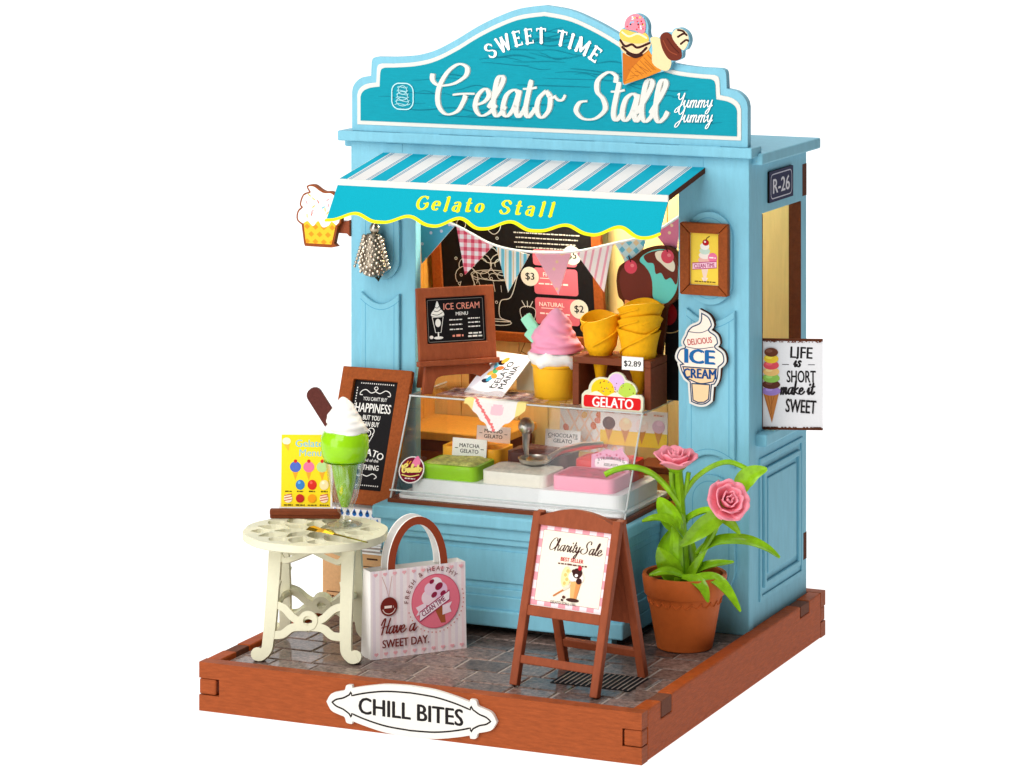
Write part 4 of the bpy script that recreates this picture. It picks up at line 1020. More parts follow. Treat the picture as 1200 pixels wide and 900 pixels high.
# soft-serve wall sign
t = thing('ice_cream_sign', 'white soft serve cone wall sign reading DELICIOUS ICE CREAM on right pillar', 'sign', (11.32, 9.04, 7.72))
def ic(s_=1.0): return cat([(-.02, 2.62), (.2, 2.5), (.3, 2.28), (.22, 2.12), (.42, 1.98), (.48, 1.78), (.4, 1.66), (.62, 1.5), (.66, 1.26), (.5, 1.1)], 5)
right_ = ic(); left_ = cat([(-.55, 1.1), (-.74, 1.28), (-.66, 1.52), (-.5, 1.6), (-.56, 1.74), (-.46, 1.95), (-.42, 2.06), (-.3, 2.2), (-.05, 2.34), (-.02, 2.62)], 5)
ol = right_+cat([(.5, 1.1), (.47, .78), (.38, .6)], 3)[1:]+[(.3, .58)]+cat([(.26, .14), (.1, .02), (-.12, .0), (-.32, .06)], 3)+[(-.36, .62)]+cat([(-.5, .72), (-.6, .9), (-.66, 1.1)], 3)+left_[1:-1]
ol = [(x*1.02, z) for x, z in ol]
ol2 = inset(ol, -.06)
MB().plate([ol2], -.14, .03).build('board_core', M['raw_edge'], t)
MB().plate([ol2], -.165, -.142).build('board', M['white_paint'], t)
c = CV(); navy = rgb(38, 66, 96); crm = rgb(250, 232, 216); tan = rgb(244, 206, 160)
c.poly(ol, navy); c.poly(inset(ol, .035), crm)
cup = [(-.6, 1.06), (.46, 1.06), (.42, .8)]+cat([(.36, .66), (-.06, .58), (-.48, .72)], 4)
c.poly(cup, navy); c.poly(inset(cup, .035), tan); lo_ = [(-.32, .6), (.26, .6), (.22, .16), (.08, .06), (-.12, .04), (-.28, .1)]
c.poly(lo_, navy); c.poly(inset(lo_, .035), tan)
c.line([(-.5, 1.62), (-.1, 1.58), (.35, 1.66)], .02, navy, sm=4); c.line([(-.4, 2.05), (-.05, 2.04), (.2, 2.14)], .02, navy, sm=4)
c.text('DELICIOUS', -.05, 1.72, .17, rgb(186, 40, 40), bold=.02, rot=.16, sx=.8, width=.74)
c.text('ICE', -.06, 1.16, .4, rgb(30, 100, 160), bold=.05, width=.88); c.text('CREAM', -.06, .74, .27, rgb(24, 72, 130), bold=.05, width=.98, rot=.02)
c.build('print', t, (0, -.166, 0))

# house number plate on the side wall
t = thing('number_plate', 'navy enamel plate reading R-26 high on the right side wall', 'plate', (12.58, 11.93, 13.28), rz=math.pi/2)
MB().plate([rrect(-1.05, 1.05, 0, .9, .04)], -.06, .01).build('plate', rgb and M['board_black'], t, bevel=.01)
c = CV(); c.rect(-1.05, 1.05, 0, .9, rgb(30, 32, 72)); c.line(rrect(-.92, .92, .1, .8, .16, 3), .03, rgb(214, 210, 222), closed=True)
c.text('R-26', 0, .24, .42, rgb(226, 222, 228), bold=.02, width=1.45)
c.build('print', t, (0, -.061, 0))

# LIFE IS SHORT plate in the side window
t = thing('slogan_plate', 'white LIFE is SHORT make it SWEET plate propped in the side window', 'plate', (12.45, 10.49, 6.82), rz=R(20))
PW, PH = 1.84, 2.62
MB().box(0, PW, 0, .06, 0, PH).build('board', M['raw_edge'], t, bevel=.012)
c = CV(); c.rect(.0, PW, .07, PH-.07, rgb(232, 230, 232)); ink = rgb(34, 30, 32)
c.text('LIFE', 1.22, 2.06, .33, ink, bold=.03, width=.62, rot=-.04); c.script('is', 1.0, 1.82, .17, ink, .035, .03); c.line([(.68, 1.88), (.86, 1.88)], .02, ink); c.line([(1.42, 1.88), (1.6, 1.88)], .02, ink)
c.text('SHORT', 1.22, 1.37, .34, ink, bold=.03, width=.82); c.script('make it', .62, 1.03, .19, ink, .03, .03, sx=.92, shear=.15); c.text('SWEET', 1.2, .5, .38, ink, bold=.03, width=.86, rot=-.06)
xs_ = .36
c.poly([(xs_-.22, 1.05), (xs_+.22, 1.05), (xs_+.02, .2)], rgb(196, 122, 62)); 
for k in range(4): c.line([(xs_-.2+.1*k, 1.02), (xs_+.02, .3+.15*k)], .012, rgb(150, 84, 40), lift=False)
for i, cl in enumerate(((160, 130, 200), (96, 52, 40), (150, 200, 90), (246, 196, 120), (232, 84, 96), (246, 206, 60), (110, 60, 42))):
    c.ell(xs_, 1.12+.185*i, .27-.012*i, .13, rgb(*cl)); c.ell(xs_-.06, 1.16+.185*i, .1, .05, rgb(*[min(255, v+26) for v in cl]))
for k in range(40): c.ell(random.Random(k).uniform(0.02, PW-.02), PH-.085+.012*math.sin(k), random.Random(k+7).uniform(.01, .05), .014, rgb(120, 62, 44), n=6, lift=False); 
for k in range(30): c.ell(random.Random(k+90).uniform(0.02, PW-.02), .085, random.Random(k+5).uniform(.01, .06), .018, rgb(96, 62, 54), n=6, lift=False)
c.build('print', t, (0, -.001, 0))

# waffle-cup bracket sign on the left edge
t = thing('bracket_sign', 'vanilla sundae in a waffle cup sign on a bracket by left pillar', 'sign', (-.86, 8.9, 11.6))
top_ = cat([(.55, .62), (.66, .75), (.62, 1.0), (.5, 1.08), (.6, 1.3), (.42, 1.55), (.16, 1.56), (-.0, 1.62), (-.2, 1.74), (-.38, 1.72), (-.3, 1.56), (-.52, 1.46), (-.62, 1.2), (-.56, 1.1), (-.7, .96), (-.72, .74), (-.56, .62)], 4)
ol = top_+[(-.48, .05)]+cat([(-.46, 0), (.4, 0), (.42, .05)], 3)
MB().plate([inset(ol, -.05)], -.0, .2).build('board', M['frame_wood'], t, bevel=.02)
c = CV(); bod = [(-.55, .74), (-.46, .04), (.4, .04), (.56, .74)]
c.poly(bod, rgb(250, 196, 50))
for i in range(4):
    for j in range(3):
        x, z = -.42+.28*i+(.14 if j % 2 else 0), .1+.22*j; c.poly([(x, z-.085), (x+.1, z), (x, z+.085), (x-.1, z)], rgb(244, 150, 36), cl=bod, lift=False)
c.poly([p for p in top_]+cat([(-.56, .62), (-.4, .7), (-.22, .56), (-.05, .72), (.1, .54), (.3, .6), (.4, .72), (.55, .62)], 4)[1:-1], rgb(250, 246, 242)); rn = random.Random(4)
for k in range(16):
    x, z, a = rn.uniform(-.5, .42), rn.uniform(.8, 1.5), rn.uniform(0, 3)
    c.line([(x, z), (x+.09*math.cos(a), z+.09*math.sin(a))], .032, rgb(*rn.choice(((60, 150, 190), (236, 90, 80), (240, 190, 60), (90, 190, 200), (240, 150, 160)))), lift=False)
c.build('print', t, (0, -.001, 0))
MB().plate([[(.3, .36), (.8, .36), (.895, .26), (.895, .78), (.8, .72), (.3, .72)]], .2, .48).build('bracket', M['stain'], t, bevel=.03)

# filigree bell
t = thing('hanging_bell', 'antique silver filigree bell hanging on a dark cord by the left pillar', 'bell', (1.02, 8.72, 10.72)); t.scale = (.86, .86, 1)
MB().tube([(0.05, .05, 1.65), (.0, 0, 1.9), (.02, .2, 2.3)], .05, 8).build('cord', M['cord'], t)
MB().ball((.05, .02, 1.5), .19, 16, 10).build('bead', M['antique'], t, smooth=True)
body = MB(); body.lathe([(.05, 1.38), (.24, 1.34), (.34, 1.15), (.36, .9), (.44, .6), (.5, .4), (.42, .25), (.3, .12), (.1, .06)], 24)
body.build('bell_body', M['antique_dark'], t, smooth=True)
gm = MB(); rn = random.Random(1)
for k in range(150):
    z = .14+1.1*k/150; r = (.35 if z > .85 else .5-.25*abs(z-.45)) if z > .2 else .34
    a = k*2.39996; gm.ball((r*math.cos(a), r*math.sin(a), z), rn.uniform(.035, .06), 6, 4)
gg = gm.build('granules', M['antique'], t, smooth=True); gg['kind'] = 'stuff'
for s_ in (-1, 1):
    w_ = MB()
    for k in range(9): w_.ball((s_*(.3+.045*k), -.12, 1.25-.11*k), .085-.004*k, 7, 5)
    w_.build('tassel', M['antique'], t, smooth=True)
MB().tube([(.05, 0, .12), (.2, 0, -.02), (.26, 0, .08), (.18, 0, .18)], .05, 8).build('clapper', M['cord'], t)

# cone cut-out fixed to the arched sign
t = thing('cone_cutout', 'two painted ice cream cones cut-out fixed to the arched sign top', 'cut-out', (9.4, 8.97, 16.75))
def zq(pts): return [((x/9.0+730-754.5)/37.2, (97-y/9.0)/39.2) for x, y in pts]
ol = cat(zq([(60, 880), (55, 700), (40, 520), (30, 470), (25, 420), (50, 380), (50, 320), (90, 290), (100, 220), (150, 170), (220, 160), (290, 200), (325, 270), (325, 350), (350, 400), (440, 390), (480, 340), (560, 340), (590, 300), (660, 290), (730, 340), (750, 420), (720, 500), (680, 520), (670, 590), (600, 625), (570, 640), (540, 720)]), 3)+zq([(380, 760), (200, 830), (90, 885)])
MB().plate([ol], -.16, .09).build('board', M['paint'], t, bevel=.012)
c = CV(); wf, wf2 = rgb(222, 136, 40), rgb(200, 110, 34)
c.poly(zq([(65, 860), (60, 560), (330, 520), (200, 700), (80, 880)]), wf2); c.poly(zq([(75, 880), (150, 720), (330, 520), (380, 600), (460, 730), (300, 800)]), wf)
for k in range(6): c.line(zq([(90+50*k, 840-50*k), (180+50*k, 800-20*k)]), .014, rgb(170, 92, 30)); c.line(zq([(120+40*k, 720-30*k), (220+45*k, 800-20*k)]), .014, rgb(170, 92, 30))
c.poly(cat(zq([(350, 400), (440, 395), (490, 520), (560, 620), (540, 710), (470, 720), (370, 650), (370, 500)]), 4, True), rgb(240, 214, 164))
c.poly(cat(zq([(450, 380), (520, 335), (600, 400), (660, 500), (665, 590), (600, 620), (530, 600), (470, 500)]), 4, True), rgb(112, 46, 30))
c.poly(cat(zq([(570, 380), (600, 310), (670, 300), (730, 350), (735, 430), (690, 510), (630, 470)]), 4, True), rgb(238, 218, 178))
for a in ([(630, 380), (690, 345), (720, 360)], [(660, 450), (710, 410), (735, 415)], [(630, 310), (680, 320), (700, 340)]): c.line(zq(a), .06, rgb(60, 24, 16), sm=4)
c.line(cat(zq([(480, 420), (540, 520), (620, 560)]), 5), .03, rgb(150, 70, 44)); c.line(cat(zq([(520, 400), (580, 480), (640, 540)]), 5), .03, rgb(84, 30, 20))
c.poly(cat(zq([(30, 480), (60, 420), (330, 430), (340, 500), (280, 560), (180, 600), (80, 560)]), 4, True), rgb(240, 208, 160))
for a in ([(40, 430), (90, 490), (160, 470), (220, 500), (340, 450)], [(60, 500), (140, 560), (230, 570), (310, 500)], [(110, 560), (190, 595), (260, 570)]): c.line(zq(a), .07, rgb(58, 26, 22), sm=5)
c.poly(cat(zq([(45, 420), (55, 320), (200, 350), (300, 350), (330, 430), (200, 460)]), 4, True), rgb(246, 200, 92)); c.line(zq([(60, 350), (130, 390), (220, 360), (310, 400)]), .05, rgb(252, 240, 200), sm=4)
c.poly(cat(zq([(90, 310), (100, 220), (160, 170), (230, 165), (290, 220), (300, 310), (270, 360), (190, 330)]), 4, True), rgb(240, 140, 156))
rn = random.Random(6)
for k in range(26): c.ell(*zq([(rn.uniform(110, 285), rn.uniform(190, 320))])[0], .03, .026, rgb(*rn.choice(((206, 40, 56), (250, 220, 90), (120, 190, 220), (250, 240, 240), (226, 70, 90)))), n=7, lift=False)
c.build('print', t, (0, -.161, 0))

# ================================================================== things left of the counter
# chalk board leaning on the left pillar
hb_w, hb_h = 2.28, 4.0
t = thing('leaning_chalkboard', 'tall HAPPINESS chalkboard in a rusty wood frame leaning on the left pillar', 'chalkboard', (1.13, 7.5, 4.28), rx=-math.atan2(1.45, 3.72))
MB().plate([[(-hb_w/2, 0), (hb_w/2, 0), (hb_w/2, hb_h), (-hb_w/2, hb_h)], [(-.72, .42), (.72, .42), (.72, hb_h-.36), (-.72, hb_h-.36)]], -.2, .0).build('frame', M['frame_wood'], t, bevel=.03)
MB().box(-.74, .74, -.06, -.01, .4, hb_h-.34).build('slate_panel', M['board_black'], t)
c = CV(); ch = rgb(238, 234, 228)
for z in (3.54, .55):
    c.up()
    for k in range(16): c.rect(-.52+.07*k, -.49+.07*k, z, z+.035, ch, lift=False)
for k in range(34): c.rect(-.63, -.6, .75+.08*k, .79+.08*k, ch, lift=False)
for s_ in (-1, 1):
    c.line([(0, 3.33), (s_*.15, 3.28), (s_*.32, 3.37), (s_*.46, 3.32), (s_*.5, 3.22), (s_*.42, 3.21)], .024, ch, sm=5); c.line([(0, .88), (s_*.15, .84), (s_*.32, .92), (s_*.46, .84), (s_*.4, .78)], .024, ch, sm=5)
    c.line([(0, 3.36), (s_*.06, 3.42), (s_*.02, 3.47)], .024, ch, sm=4)
c.text("YOU CAN'T BUY", .02, 3.05, .11, ch, bold=.008, width=.78); c.text('HAPPINESS', 0, 2.7, .27, ch, bold=.02, width=1.16)
c.text('BUT YOU', 0, 2.48, .14, ch, bold=.02, width=.56); c.text('CAN BUY', 0, 2.29, .14, ch, bold=.02, width=.56)
c.line([(-.14, 2.05), (0, 1.72), (.14, 2.05)], .024, ch); c.line([(-.08, 1.99), (.06, 1.87)], .018, ch); c.line(_arc(-.05, 2.09, .11, .1, 0, 360, 12), .024, ch); c.line(_arc(.06, 2.15, .1, .1, -60, 200, 12), .024, ch)
c.arctext('GELATO', 0, .3, 1.14, .2, ch, span=46, bold=.02)
c.text("that's kind of the", .03, 1.26, .09, ch, width=.84, bold=.006)
c.text('SAME THING', 0, 1.02, .15, ch, bold=.02, width=.98)
c.build('chalk_print', t, (0, -.061, 0))

# boxes under it
t = thing('cardboard_box', 'brown cardboard box stamped FRAGILE standing by the left pillar', 'box', (1.0, 8.15, 1.2))
MB().box(-.95, 1.0, -.85, .85, 0, 1.72).build('carton', M['kraft'], t, bevel=.02)
c = CV(); ink = rgb(70, 40, 28); c.line([(-.8, .12), (.1, .12), (.1, .52), (-.8, .52)], .03, ink, closed=True); c.text('FRAGILE', -.35, .22, .2, ink, bold=.02, width=.78)
c.line([(.35, 1.1), (.85, 1.1), (.85, 1.35), (.35, 1.35)], .03, ink, closed=True); c.words(.42, .8, 1.17, .09, ink, 3); c.rect(.5, .85, 1.55, 1.6, ink)
c.build('stamp', t, (0, -.852, 0))
t = thing('paper_bundle', 'bundle of grey newspapers between the cardboard box and the drop-patterned box', 'papers', (1.0, 8.1, 2.925))
for k in range(5): MB().box(-.98+.03*(k % 2), 1.0-.02*(k % 3), -.86+.02*(k % 2), .85, .052*k, .052*k+.046).build('sheet', M['mortar'] if k % 2 else M['paper'], t)
t = thing('patterned_box', 'white box with blue drop pattern on top of the newspaper bundle', 'box', (1.0, 8.1, 3.19))
MB().box(-.95, 1.0, -.85, .85, 0, 1.02).build('carton', M['paper'], t, bevel=.02)
c = CV(); c.up()
for i in range(9):
    for j in range(4):
        x, z = -.82+.21*i+(.1 if j % 2 else 0), .16+.24*j
        if x < .92: c.ell(x, z, .07, .07, rgb(40, 110, 190), n=10, lift=False); c.poly([(x-.065, z+.02), (x+.065, z+.02), (x, z+.15)], rgb(40, 110, 190), lift=False)
c.build('pattern', t, (0, -.852, 0))

# cream bistro table
TZ = 4.55
tb_ = thing('bistro_table', 'cream cast metal bistro table with pierced round top and curled feet', 'table', (2.1, 2.86, 1.2), rz=R(17))
H = TZ-1.2
holes = []
def leafhole(a0, r0, r1, wd, bend=0):
    out = []
    for s_ in [i/6 for i in range(7)]:
        r = r0+(r1-r0)*s_; h = wd*math.sin(math.pi*min(max(s_, .04), .96)); out.append((r, h))
    p = [(r*math.cos(a0+bend*(r-r0))-h*math.sin(a0), r*math.sin(a0+bend*(r-r0))+h*math.cos(a0)) for r, h in out]+[(r*math.cos(a0+bend*(r-r0))+h*math.sin(a0), r*math.sin(a0+bend*(r-r0))-h*math.cos(a0)) for r, h in out[::-1]]
    return p
for k in range(8):
    a = 2*math.pi*k/8+.2; holes.append(leafhole(a, .22, 1.14, .25)); holes.append(leafhole(a+math.pi/8, .86, 1.72, .29)); holes.append(leafhole(a, 1.24, 1.8, .28))
outl_ = [(r*math.cos(t_), r*math.sin(t_)) for t_, r in ((2*math.pi*i/96, 1.98+.045*abs(math.sin(2*math.pi*i/96*5))) for i in range(96))]
MB().plate([outl_]+holes, H-.2, H, 'xy').build('top', M['cream'], tb_, bevel=.02)
n = 48; rim = MB().lathe([(1.92, H-.06), (2.0, H-.08), (2.02, H-.2), (1.97, H-.23), (1.84, H-.22), (1.84, H-.1)], n); rim.build('rim', M['cream'], tb_, smooth=True)
MB().lathe([(1.06, H-.2), (1.15, H-.21), (1.2, H-.36), (1.1, H-.4), (1.03, H-.3), (1.06, H-.2)], 32).build('under_ring', M['cream'], tb_, smooth=50)
def bar(m, pts, wd, y0, y1, sm=5):
    pts = cat(pts, sm) if len(pts) > 2 else pts; L_ = []; R_ = []
    for i, p in enumerate(pts):
        a = pts[max(i-1, 0)]; b = pts[min(i+1, len(pts)-1)]; d = Vector((b[0]-a[0], b[1]-a[1])).normalized()
        w_ = wd if not callable(wd) else wd(i/(len(pts)-1)); L_.append((p[0]-d.y*w_/2, p[1]+d.x*w_/2)); R_.append((p[0]+d.y*w_/2, p[1]-d.x*w_/2))
    m.plate([L_+R_[::-1]], y0, y1)
for s_ in (-1, 1):
    m = MB(); y0, y1 = -.13, .13; Hh = 3.15
    for q in (-1, 1):
        bar(m, [(q*1.02, Hh+.05), (q*1.03, 2.2), (q*1.05, 1.2), (q*1.08, .55), (q*1.12, .3), (q*1.28, .16), (q*1.42, .2)], lambda u: .36-.1*u if u < .8 else .3, y0, y1)
        m.add(*(lambda b_: (b_.v, b_.f))(MB().plate([circ(q*1.36, .2, .18, n=14)], y0+.01, y1-.01)))
        bar(m, [(q*1.02, Hh-.05), (q*.8, 2.75), (q*.55, 2.78), (0, 3.02)], .14, y0+.02, y1-.02)
        bar(m, [(q*1.0, 1.55), (q*.7, 1.45), (q*.45, 1.22), (q*.25, 1.1)], .2, y0+.02, y1-.02)
        bar(m, [(q*1.05, .72), (q*.7, .74), (q*.45, .92), (q*.15, .96), (0, .94)], .22, y0+.015, y1-.015)
        bar(m, [(q*1.0, 1.62), (q*.95, 1.9), (q*.88, 2.2)], .12, y0+.03, y1-.03)
    bar(m, [(-.3, 1.12), (0, 1.06+.2), (.3, 1.12)], .16, y0+.03, y1-.03)
    m.plate([circ(0, 1.12, .27, n=20), circ(0, 1.12, .13, n=16)[::-1]], y0-.01, y1+.01)
    sp = .38
    place(m.build('leg_frame', M['cream'], tb_, bevel=.025), (0, s_*1.42, .0), (s_*.31, 0, 0))
MB().box(-1.1, 1.1, -.3, .3, 2.95, H-.36).build('apron', M['cream'], tb_, bevel=.05)
for z, y in ((1.35, .98),):
    for x in (-.95, .95): MB().tube([(x, -y, z), (x, 0, z+.12), (x, y, z)], .1, 8).build('stretcher', M['cream'], tb_, smooth=True)

# menu card in a wooden holder
t = thing('menu_card', 'yellow Gelato Menu card in a dark wooden holder on the table', 'menu card', (1.1, 4.2, TZ), rz=R(22))
MB().box(-1.0, 1.0, -.2, .2, 0.0, .14).build('holder', M['walnut'], t, bevel=.04); MB().box(-1.0, 1.0, -.26, -.06, .1, .28).build('holder_lip', M['walnut'], t, bevel=.04)
cd = MB().plate([rrect(-.75, .75, 0.1, 2.45, .03)], -.03, .12).build('card', M['paper'], t, bevel=.01); place(cd, (0, .0, 0), (-.1, 0, 0))
c = CV(); c.rect(-.7, .7, .3, 2.32, rgb(252, 222, 40)); sk = rgb(136, 200, 220)
c.text('Gelato', .1, 1.98, .2, sk, bold=.02, width=.8); c.text('Menu', .12, 1.72, .2, sk, bold=.008, width=.62)
for i, cl in enumerate(((86, 110, 200), (240, 120, 160), (190, 220, 150))):
    x = -.3+.38*i; c.poly([(x-.1, 1.34), (x+.1, 1.34), (x, 1.04)], rgb(244, 170, 50)); c.ell(x, 1.42, .16, .15, rgb(*cl)); c.ell(x, 1.58, .05, .05, rgb(214, 50, 40))
c.ell(-.56, 2.14, .12, .1, rgb(252, 240, 210)); c.poly([(-.64, 2.06), (-.48, 2.04), (-.5, 1.86)], rgb(246, 190, 60))
for i, cl in enumerate((None, (60, 130, 200), (220, 50, 40), (252, 226, 170))):
    x = -.5+.34*i
    if cl: c.ell(x, .92, .13, .14, rgb(*cl)); c.ell(x-.03, .98, .04, .04, rgb(*[min(255, v+50) for v in cl]))
    c.words(x-.09, x+.1, .72, .035, rgb(80, 60, 20), i)
for i, cl in enumerate(((250, 230, 200), (196, 44, 40), (250, 160, 30), (250, 220, 190))):
    x = -.5+.34*i; c.ell(x, .54, .12, .12, rgb(*cl))
    if i in (0, 3):
        for k in range(3): c.line([(x-.1, .48+.07*k), (x+.1, .52+.07*k)], .025, rgb(206, 90, 70), lift=False)
    c.words(x-.12, x+.13, .34, .035, rgb(80, 60, 20), i+5)
place(c.build('print', t), Vector((0, -.032, .0)), (-.1, 0, 0))

# lime sundae in a glass
t = thing('lime_sundae', 'lime green sundae with whipped cream and chocolate stick in a footed glass', 'sundae', (2.58, 3.72, TZ))
MB().lathe([(.01, 0), (.48, 0), (.5, .04), (.3, .1), (.14, .2), (.1, .3), (.2, .4), (.36, .8), (.48, 1.3), (.54, 1.75), (.6, 1.85), (.57, 1.85), (.5, 1.74), (.43, 1.3), (.3, .8), (.1, .46), (.02, .42)], 32).build('glass', M['crystal'], t, smooth=True)
MB().lathe([(.01, .5), (.1, .52), (.2, .8), (.31, 1.3), (.38, 1.72), (.6, 1.8)], 30).build('filling', M['lime'], t, smooth=True)
MB().lathe([(.38, 1.78), (.56, 1.82), (.63, 1.94), (.68, 2.2), (.67, 2.48), (.58, 2.64), (.3, 2.7), (.01, 2.7)], 36).build('sorbet', M['lime'], t, smooth=True)
swirl_mesh(.58, 1.0, 1.3, 2.6, tip=(-.06, 0)).build('whipped_cream', M['white_cream'], t, smooth=60)
k_s = MB().plate([_arc(0, 1.05, .22, .2, 0, 180, 8)+[(-.22, 0), (.22, 0)]], -.08, .08).build('chocolate_stick', M['choc'], t, bevel=.03); place(k_s, (-.32, 0, 2.75), (0, R(-33), .3))

# golden spoon
t = thing('golden_spoon', 'small golden spoon with leaf-shaped bowl lying on the table edge', 'spoon', (3.05, 2.1, TZ+.03), rz=R(-18))
m = MB(); P_ = [(-1.05, 0, .06), (-.85, 0, .12), (-.55, .02, .1), (-.25, 0, .13), (.05, 0, .09), (.4, 0, .08), (1.3, 0, .05)]; ws = [.03, .24, .18, .2, .08, .06, .05]
for p, w_ in zip(P_, ws):
    for a, b in ((-1, 0), (-.4, .09), (.4, .09), (1, 0), (0, -.05)): m.v.append((p[0], p[1]+a*w_, p[2]+b*(w_*3)))
for i in range(len(P_)-1):
    for k in range(5): m.f.append((5*i+k, 5*i+(k+1) % 5, 5*i+5+(k+1) % 5, 5*i+5+k)); m.c.append(None)
m.build('spoon', M['gold'], t)

# paper shopping bag
bg = thing('shopping_bag', 'pink striped paper shopping bag reading Have a SWEET DAY with arched handles', 'bag', (4.93, 3.62, 1.2), rz=R(51))
bw_, bh_, bd_ = 1.48, 2.42, .62
MB().add([(-bw_, 0, 0), (bw_, 0, 0), (bw_, bd_, 0), (-bw_, bd_, 0), (-bw_+.03, .06, bh_), (bw_-.03, .06, bh_), (bw_-.03, bd_-.06, bh_), (-bw_+.03, bd_-.06, bh_)], [(0, 3, 2, 1), (0, 1, 5, 4), (1, 2, 6, 5), (2, 3, 7, 6), (3, 0, 4, 7)]).build('bag_body', M['paper'], bg)
c = CV(); c.rect(-bw_+.02, bw_-.02, .0, bh_, rgb(250, 238, 238)); c.up()
for i in range(14): c.rect(-bw_+.08+.21*i, -bw_+.17+.21*i, 0, bh_, rgb(246, 222, 224) if i % 2 else rgb(240, 226, 232), lift=False)
c.up()
for i in range(10):
    for zz in (.12, bh_-.12):
        x = -1.3+.29*i; c.ell(x-.03, zz+.02, .036, .036, rgb(244, 180, 186), n=8, lift=False); c.ell(x+.03, zz+.02, .036, .036, rgb(244, 180, 186), n=8, lift=False); c.poly([(x-.05, zz+.0), (x, zz-.05), (x+.05, zz)], rgb(244, 180, 186))
pk = rgb(240, 122, 142); br = rgb(122, 40, 34); cx, cz = .52, 1.42
c.up()
for k in range(44):
    a = 2*math.pi*k/44; c.ell(cx+.86*math.cos(a), cz+.86*math.sin(a), .02, .02, rgb(210, 120, 110), n=6, lift=False) if not 20 < math.degrees(a) < 190 else None
c.ell(cx, cz, .75, .75, rgb(206, 80, 110), n=40); c.ell(cx, cz, .73, .73, pk, n=40)
c.arctext('FRESH & HEALTHY', cx, cz, .84, .13, br, mid=112, span=128)
c.poly([(cx-.1, cz-.1), (cx+.22, cz+.1), (cx+.3, cz-.62), (cx+.16, cz-.62)], rgb(170, 92, 54))
for x, z, r, cl in ((-.2, .12, .24, (250, 224, 232)), (.1, .3, .26, (240, 200, 224)), (.0, .48, .2, (252, 240, 244)), (-.15, .35, .2, (246, 214, 230))): c.ell(cx+x, cz+z, r, r*.9, rgb(*cl))
for x, z, r in ((.1, .4, .13), (-.05, .18, .1), (.22, .2, .09), (-.12, .55, .08)): c.ell(cx+x, cz+z, r, r*.7, rgb(150, 40, 70), rot=.6)
rib = [(cx-.5, cz-.52), (cx+.42, cz+.0), (cx+.42, cz+.26), (cx-.5, cz-.26)]
c.poly([(cx-.62, cz-.12), (cx-.3, cz-.0), (cx-.3, cz-.26), (cx-.62, cz-.36), (cx-.54, cz-.24)], rgb(250, 226, 236)); c.poly([(cx+.2, cz-.14), (cx+.5, cz-.06), (cx+.42, cz-.2), (cx+.48, cz-.34), (cx+.2, cz-.4)], rgb(250, 226, 236))
c.poly(rib, rgb(252, 236, 242)); c.line(rib, .03, rgb(170, 30, 90), closed=True); c.text('CLEAN TIME', cx-.04, cz-.2, .15, rgb(140, 24, 80), bold=.03, rot=.51, width=.8)
c.ell(-.92, 1.42, .26, .26, br, n=28); c.line([(-.92, 1.68), (-1.0, 1.95), (-1.12, 2.25)], .014, rgb(200, 150, 140)); c.line([(-.92, 1.68), (-.88, 1.95), (-.82, 2.25)], .014, rgb(200, 150, 140)); c.words(-1.06, -.78, 1.38, .07, rgb(250, 230, 220), 2); c.line(_arc(-.92, 1.42, .2, .2, 200, 340, 8), .02, rgb(250, 230, 220))
c.script('Have a', -1.2, .68, .2, br, .022, .026, sx=1.0, shear=.25); c.text('SWEET DAY.', -.42, .3, .22, br, bold=.03, width=1.42)
slope = math.atan2(.06, bh_)
place(c.build('print', bg), (0, -.003, 0), (-slope, 0, 0))
c = CV(); c.rect(.0, bd_-.04, 0.02, bh_, rgb(244, 226, 232)); c.up()
for i in range(3): c.rect(.05+.2*i, .13+.2*i, .02, bh_, rgb(234, 220, 236), lift=False)
for yy, mt in ((.1, 'raw_edge'), (bd_-.12, 'paper')):
    o_ = _arc(0, bh_-.05, .92, 1.42, 0, 180, 22); i_ = _arc(0, bh_-.05, .7, 1.2, 180, 0, 22)
    hd = MB().plate([o_+i_], -.03, .03).build('handle', M['paper'], bg); place(hd, (.02, yy, 0), (-.02, 0, 0))
    if mt == 'raw_edge':
        c2 = CV(); c2.poly(_arc(0, bh_-.05, .92, 1.42, 0, 180, 22)+_arc(0, bh_-.05, .7, 1.2, 180, 0, 22), rgb(150, 66, 40)); place(c2.build('handle_print', bg), (.02, yy-.032, 0), (-.02, 0, 0))

# ================================================================== A-board on the paving
ab = thing('a_board', 'reddish brown wooden A-board reading Charity Sale standing on the paving', 'sign', (10.12, 2.72, 1.2), rz=R(-8))
AH = 4.62; la = math.atan2(1.28, AH-.1); hw = 1.36
arch = cat([(-hw+.22, AH-.12), (-.6, AH+.08), (0, AH+.16), (.6, AH+.08), (hw-.22, AH-.12)], 5)
def legs(front):
    sgn = -1 if front else 1
    rot = (la*1.0 if not front else -la, 0, 0); loc = (0, sgn*1.3, 0)
    for x in (-hw, hw-.24): place(MB().box(x, x+.24, -.11, .11, 0.03, AH).build('leg', M['stain'], ab, bevel=.03), loc, rot)
    place(MB().box(-hw+.235, hw-.235, -.09, .09, .62, .84).build('lower_rung', M['stain'], ab, bevel=.025), loc, rot)
legs(True); legs(False)
place(MB().plate([arch+[(hw-.24, AH-.34), (-hw+.24, AH-.34)]], -.1, .1).build('top_rail', M['stain'], ab, bevel=.03), (0, -1.3, 0), (-la, 0, 0))
place(MB().box(-hw+.235, hw-.235, -.1, .1, 1.88, 2.16).build('mid_rail', M['stain'], ab, bevel=.03), (0, -1.3, 0), (-la, 0, 0))
place(MB().plate([arch+[(hw-.24, 1.62), (-hw+.24, 1.62)]], -.06, .06).build('rear_panel', M['stain'], ab, bevel=.03), (0, 1.3, 0), (la, 0, 0))
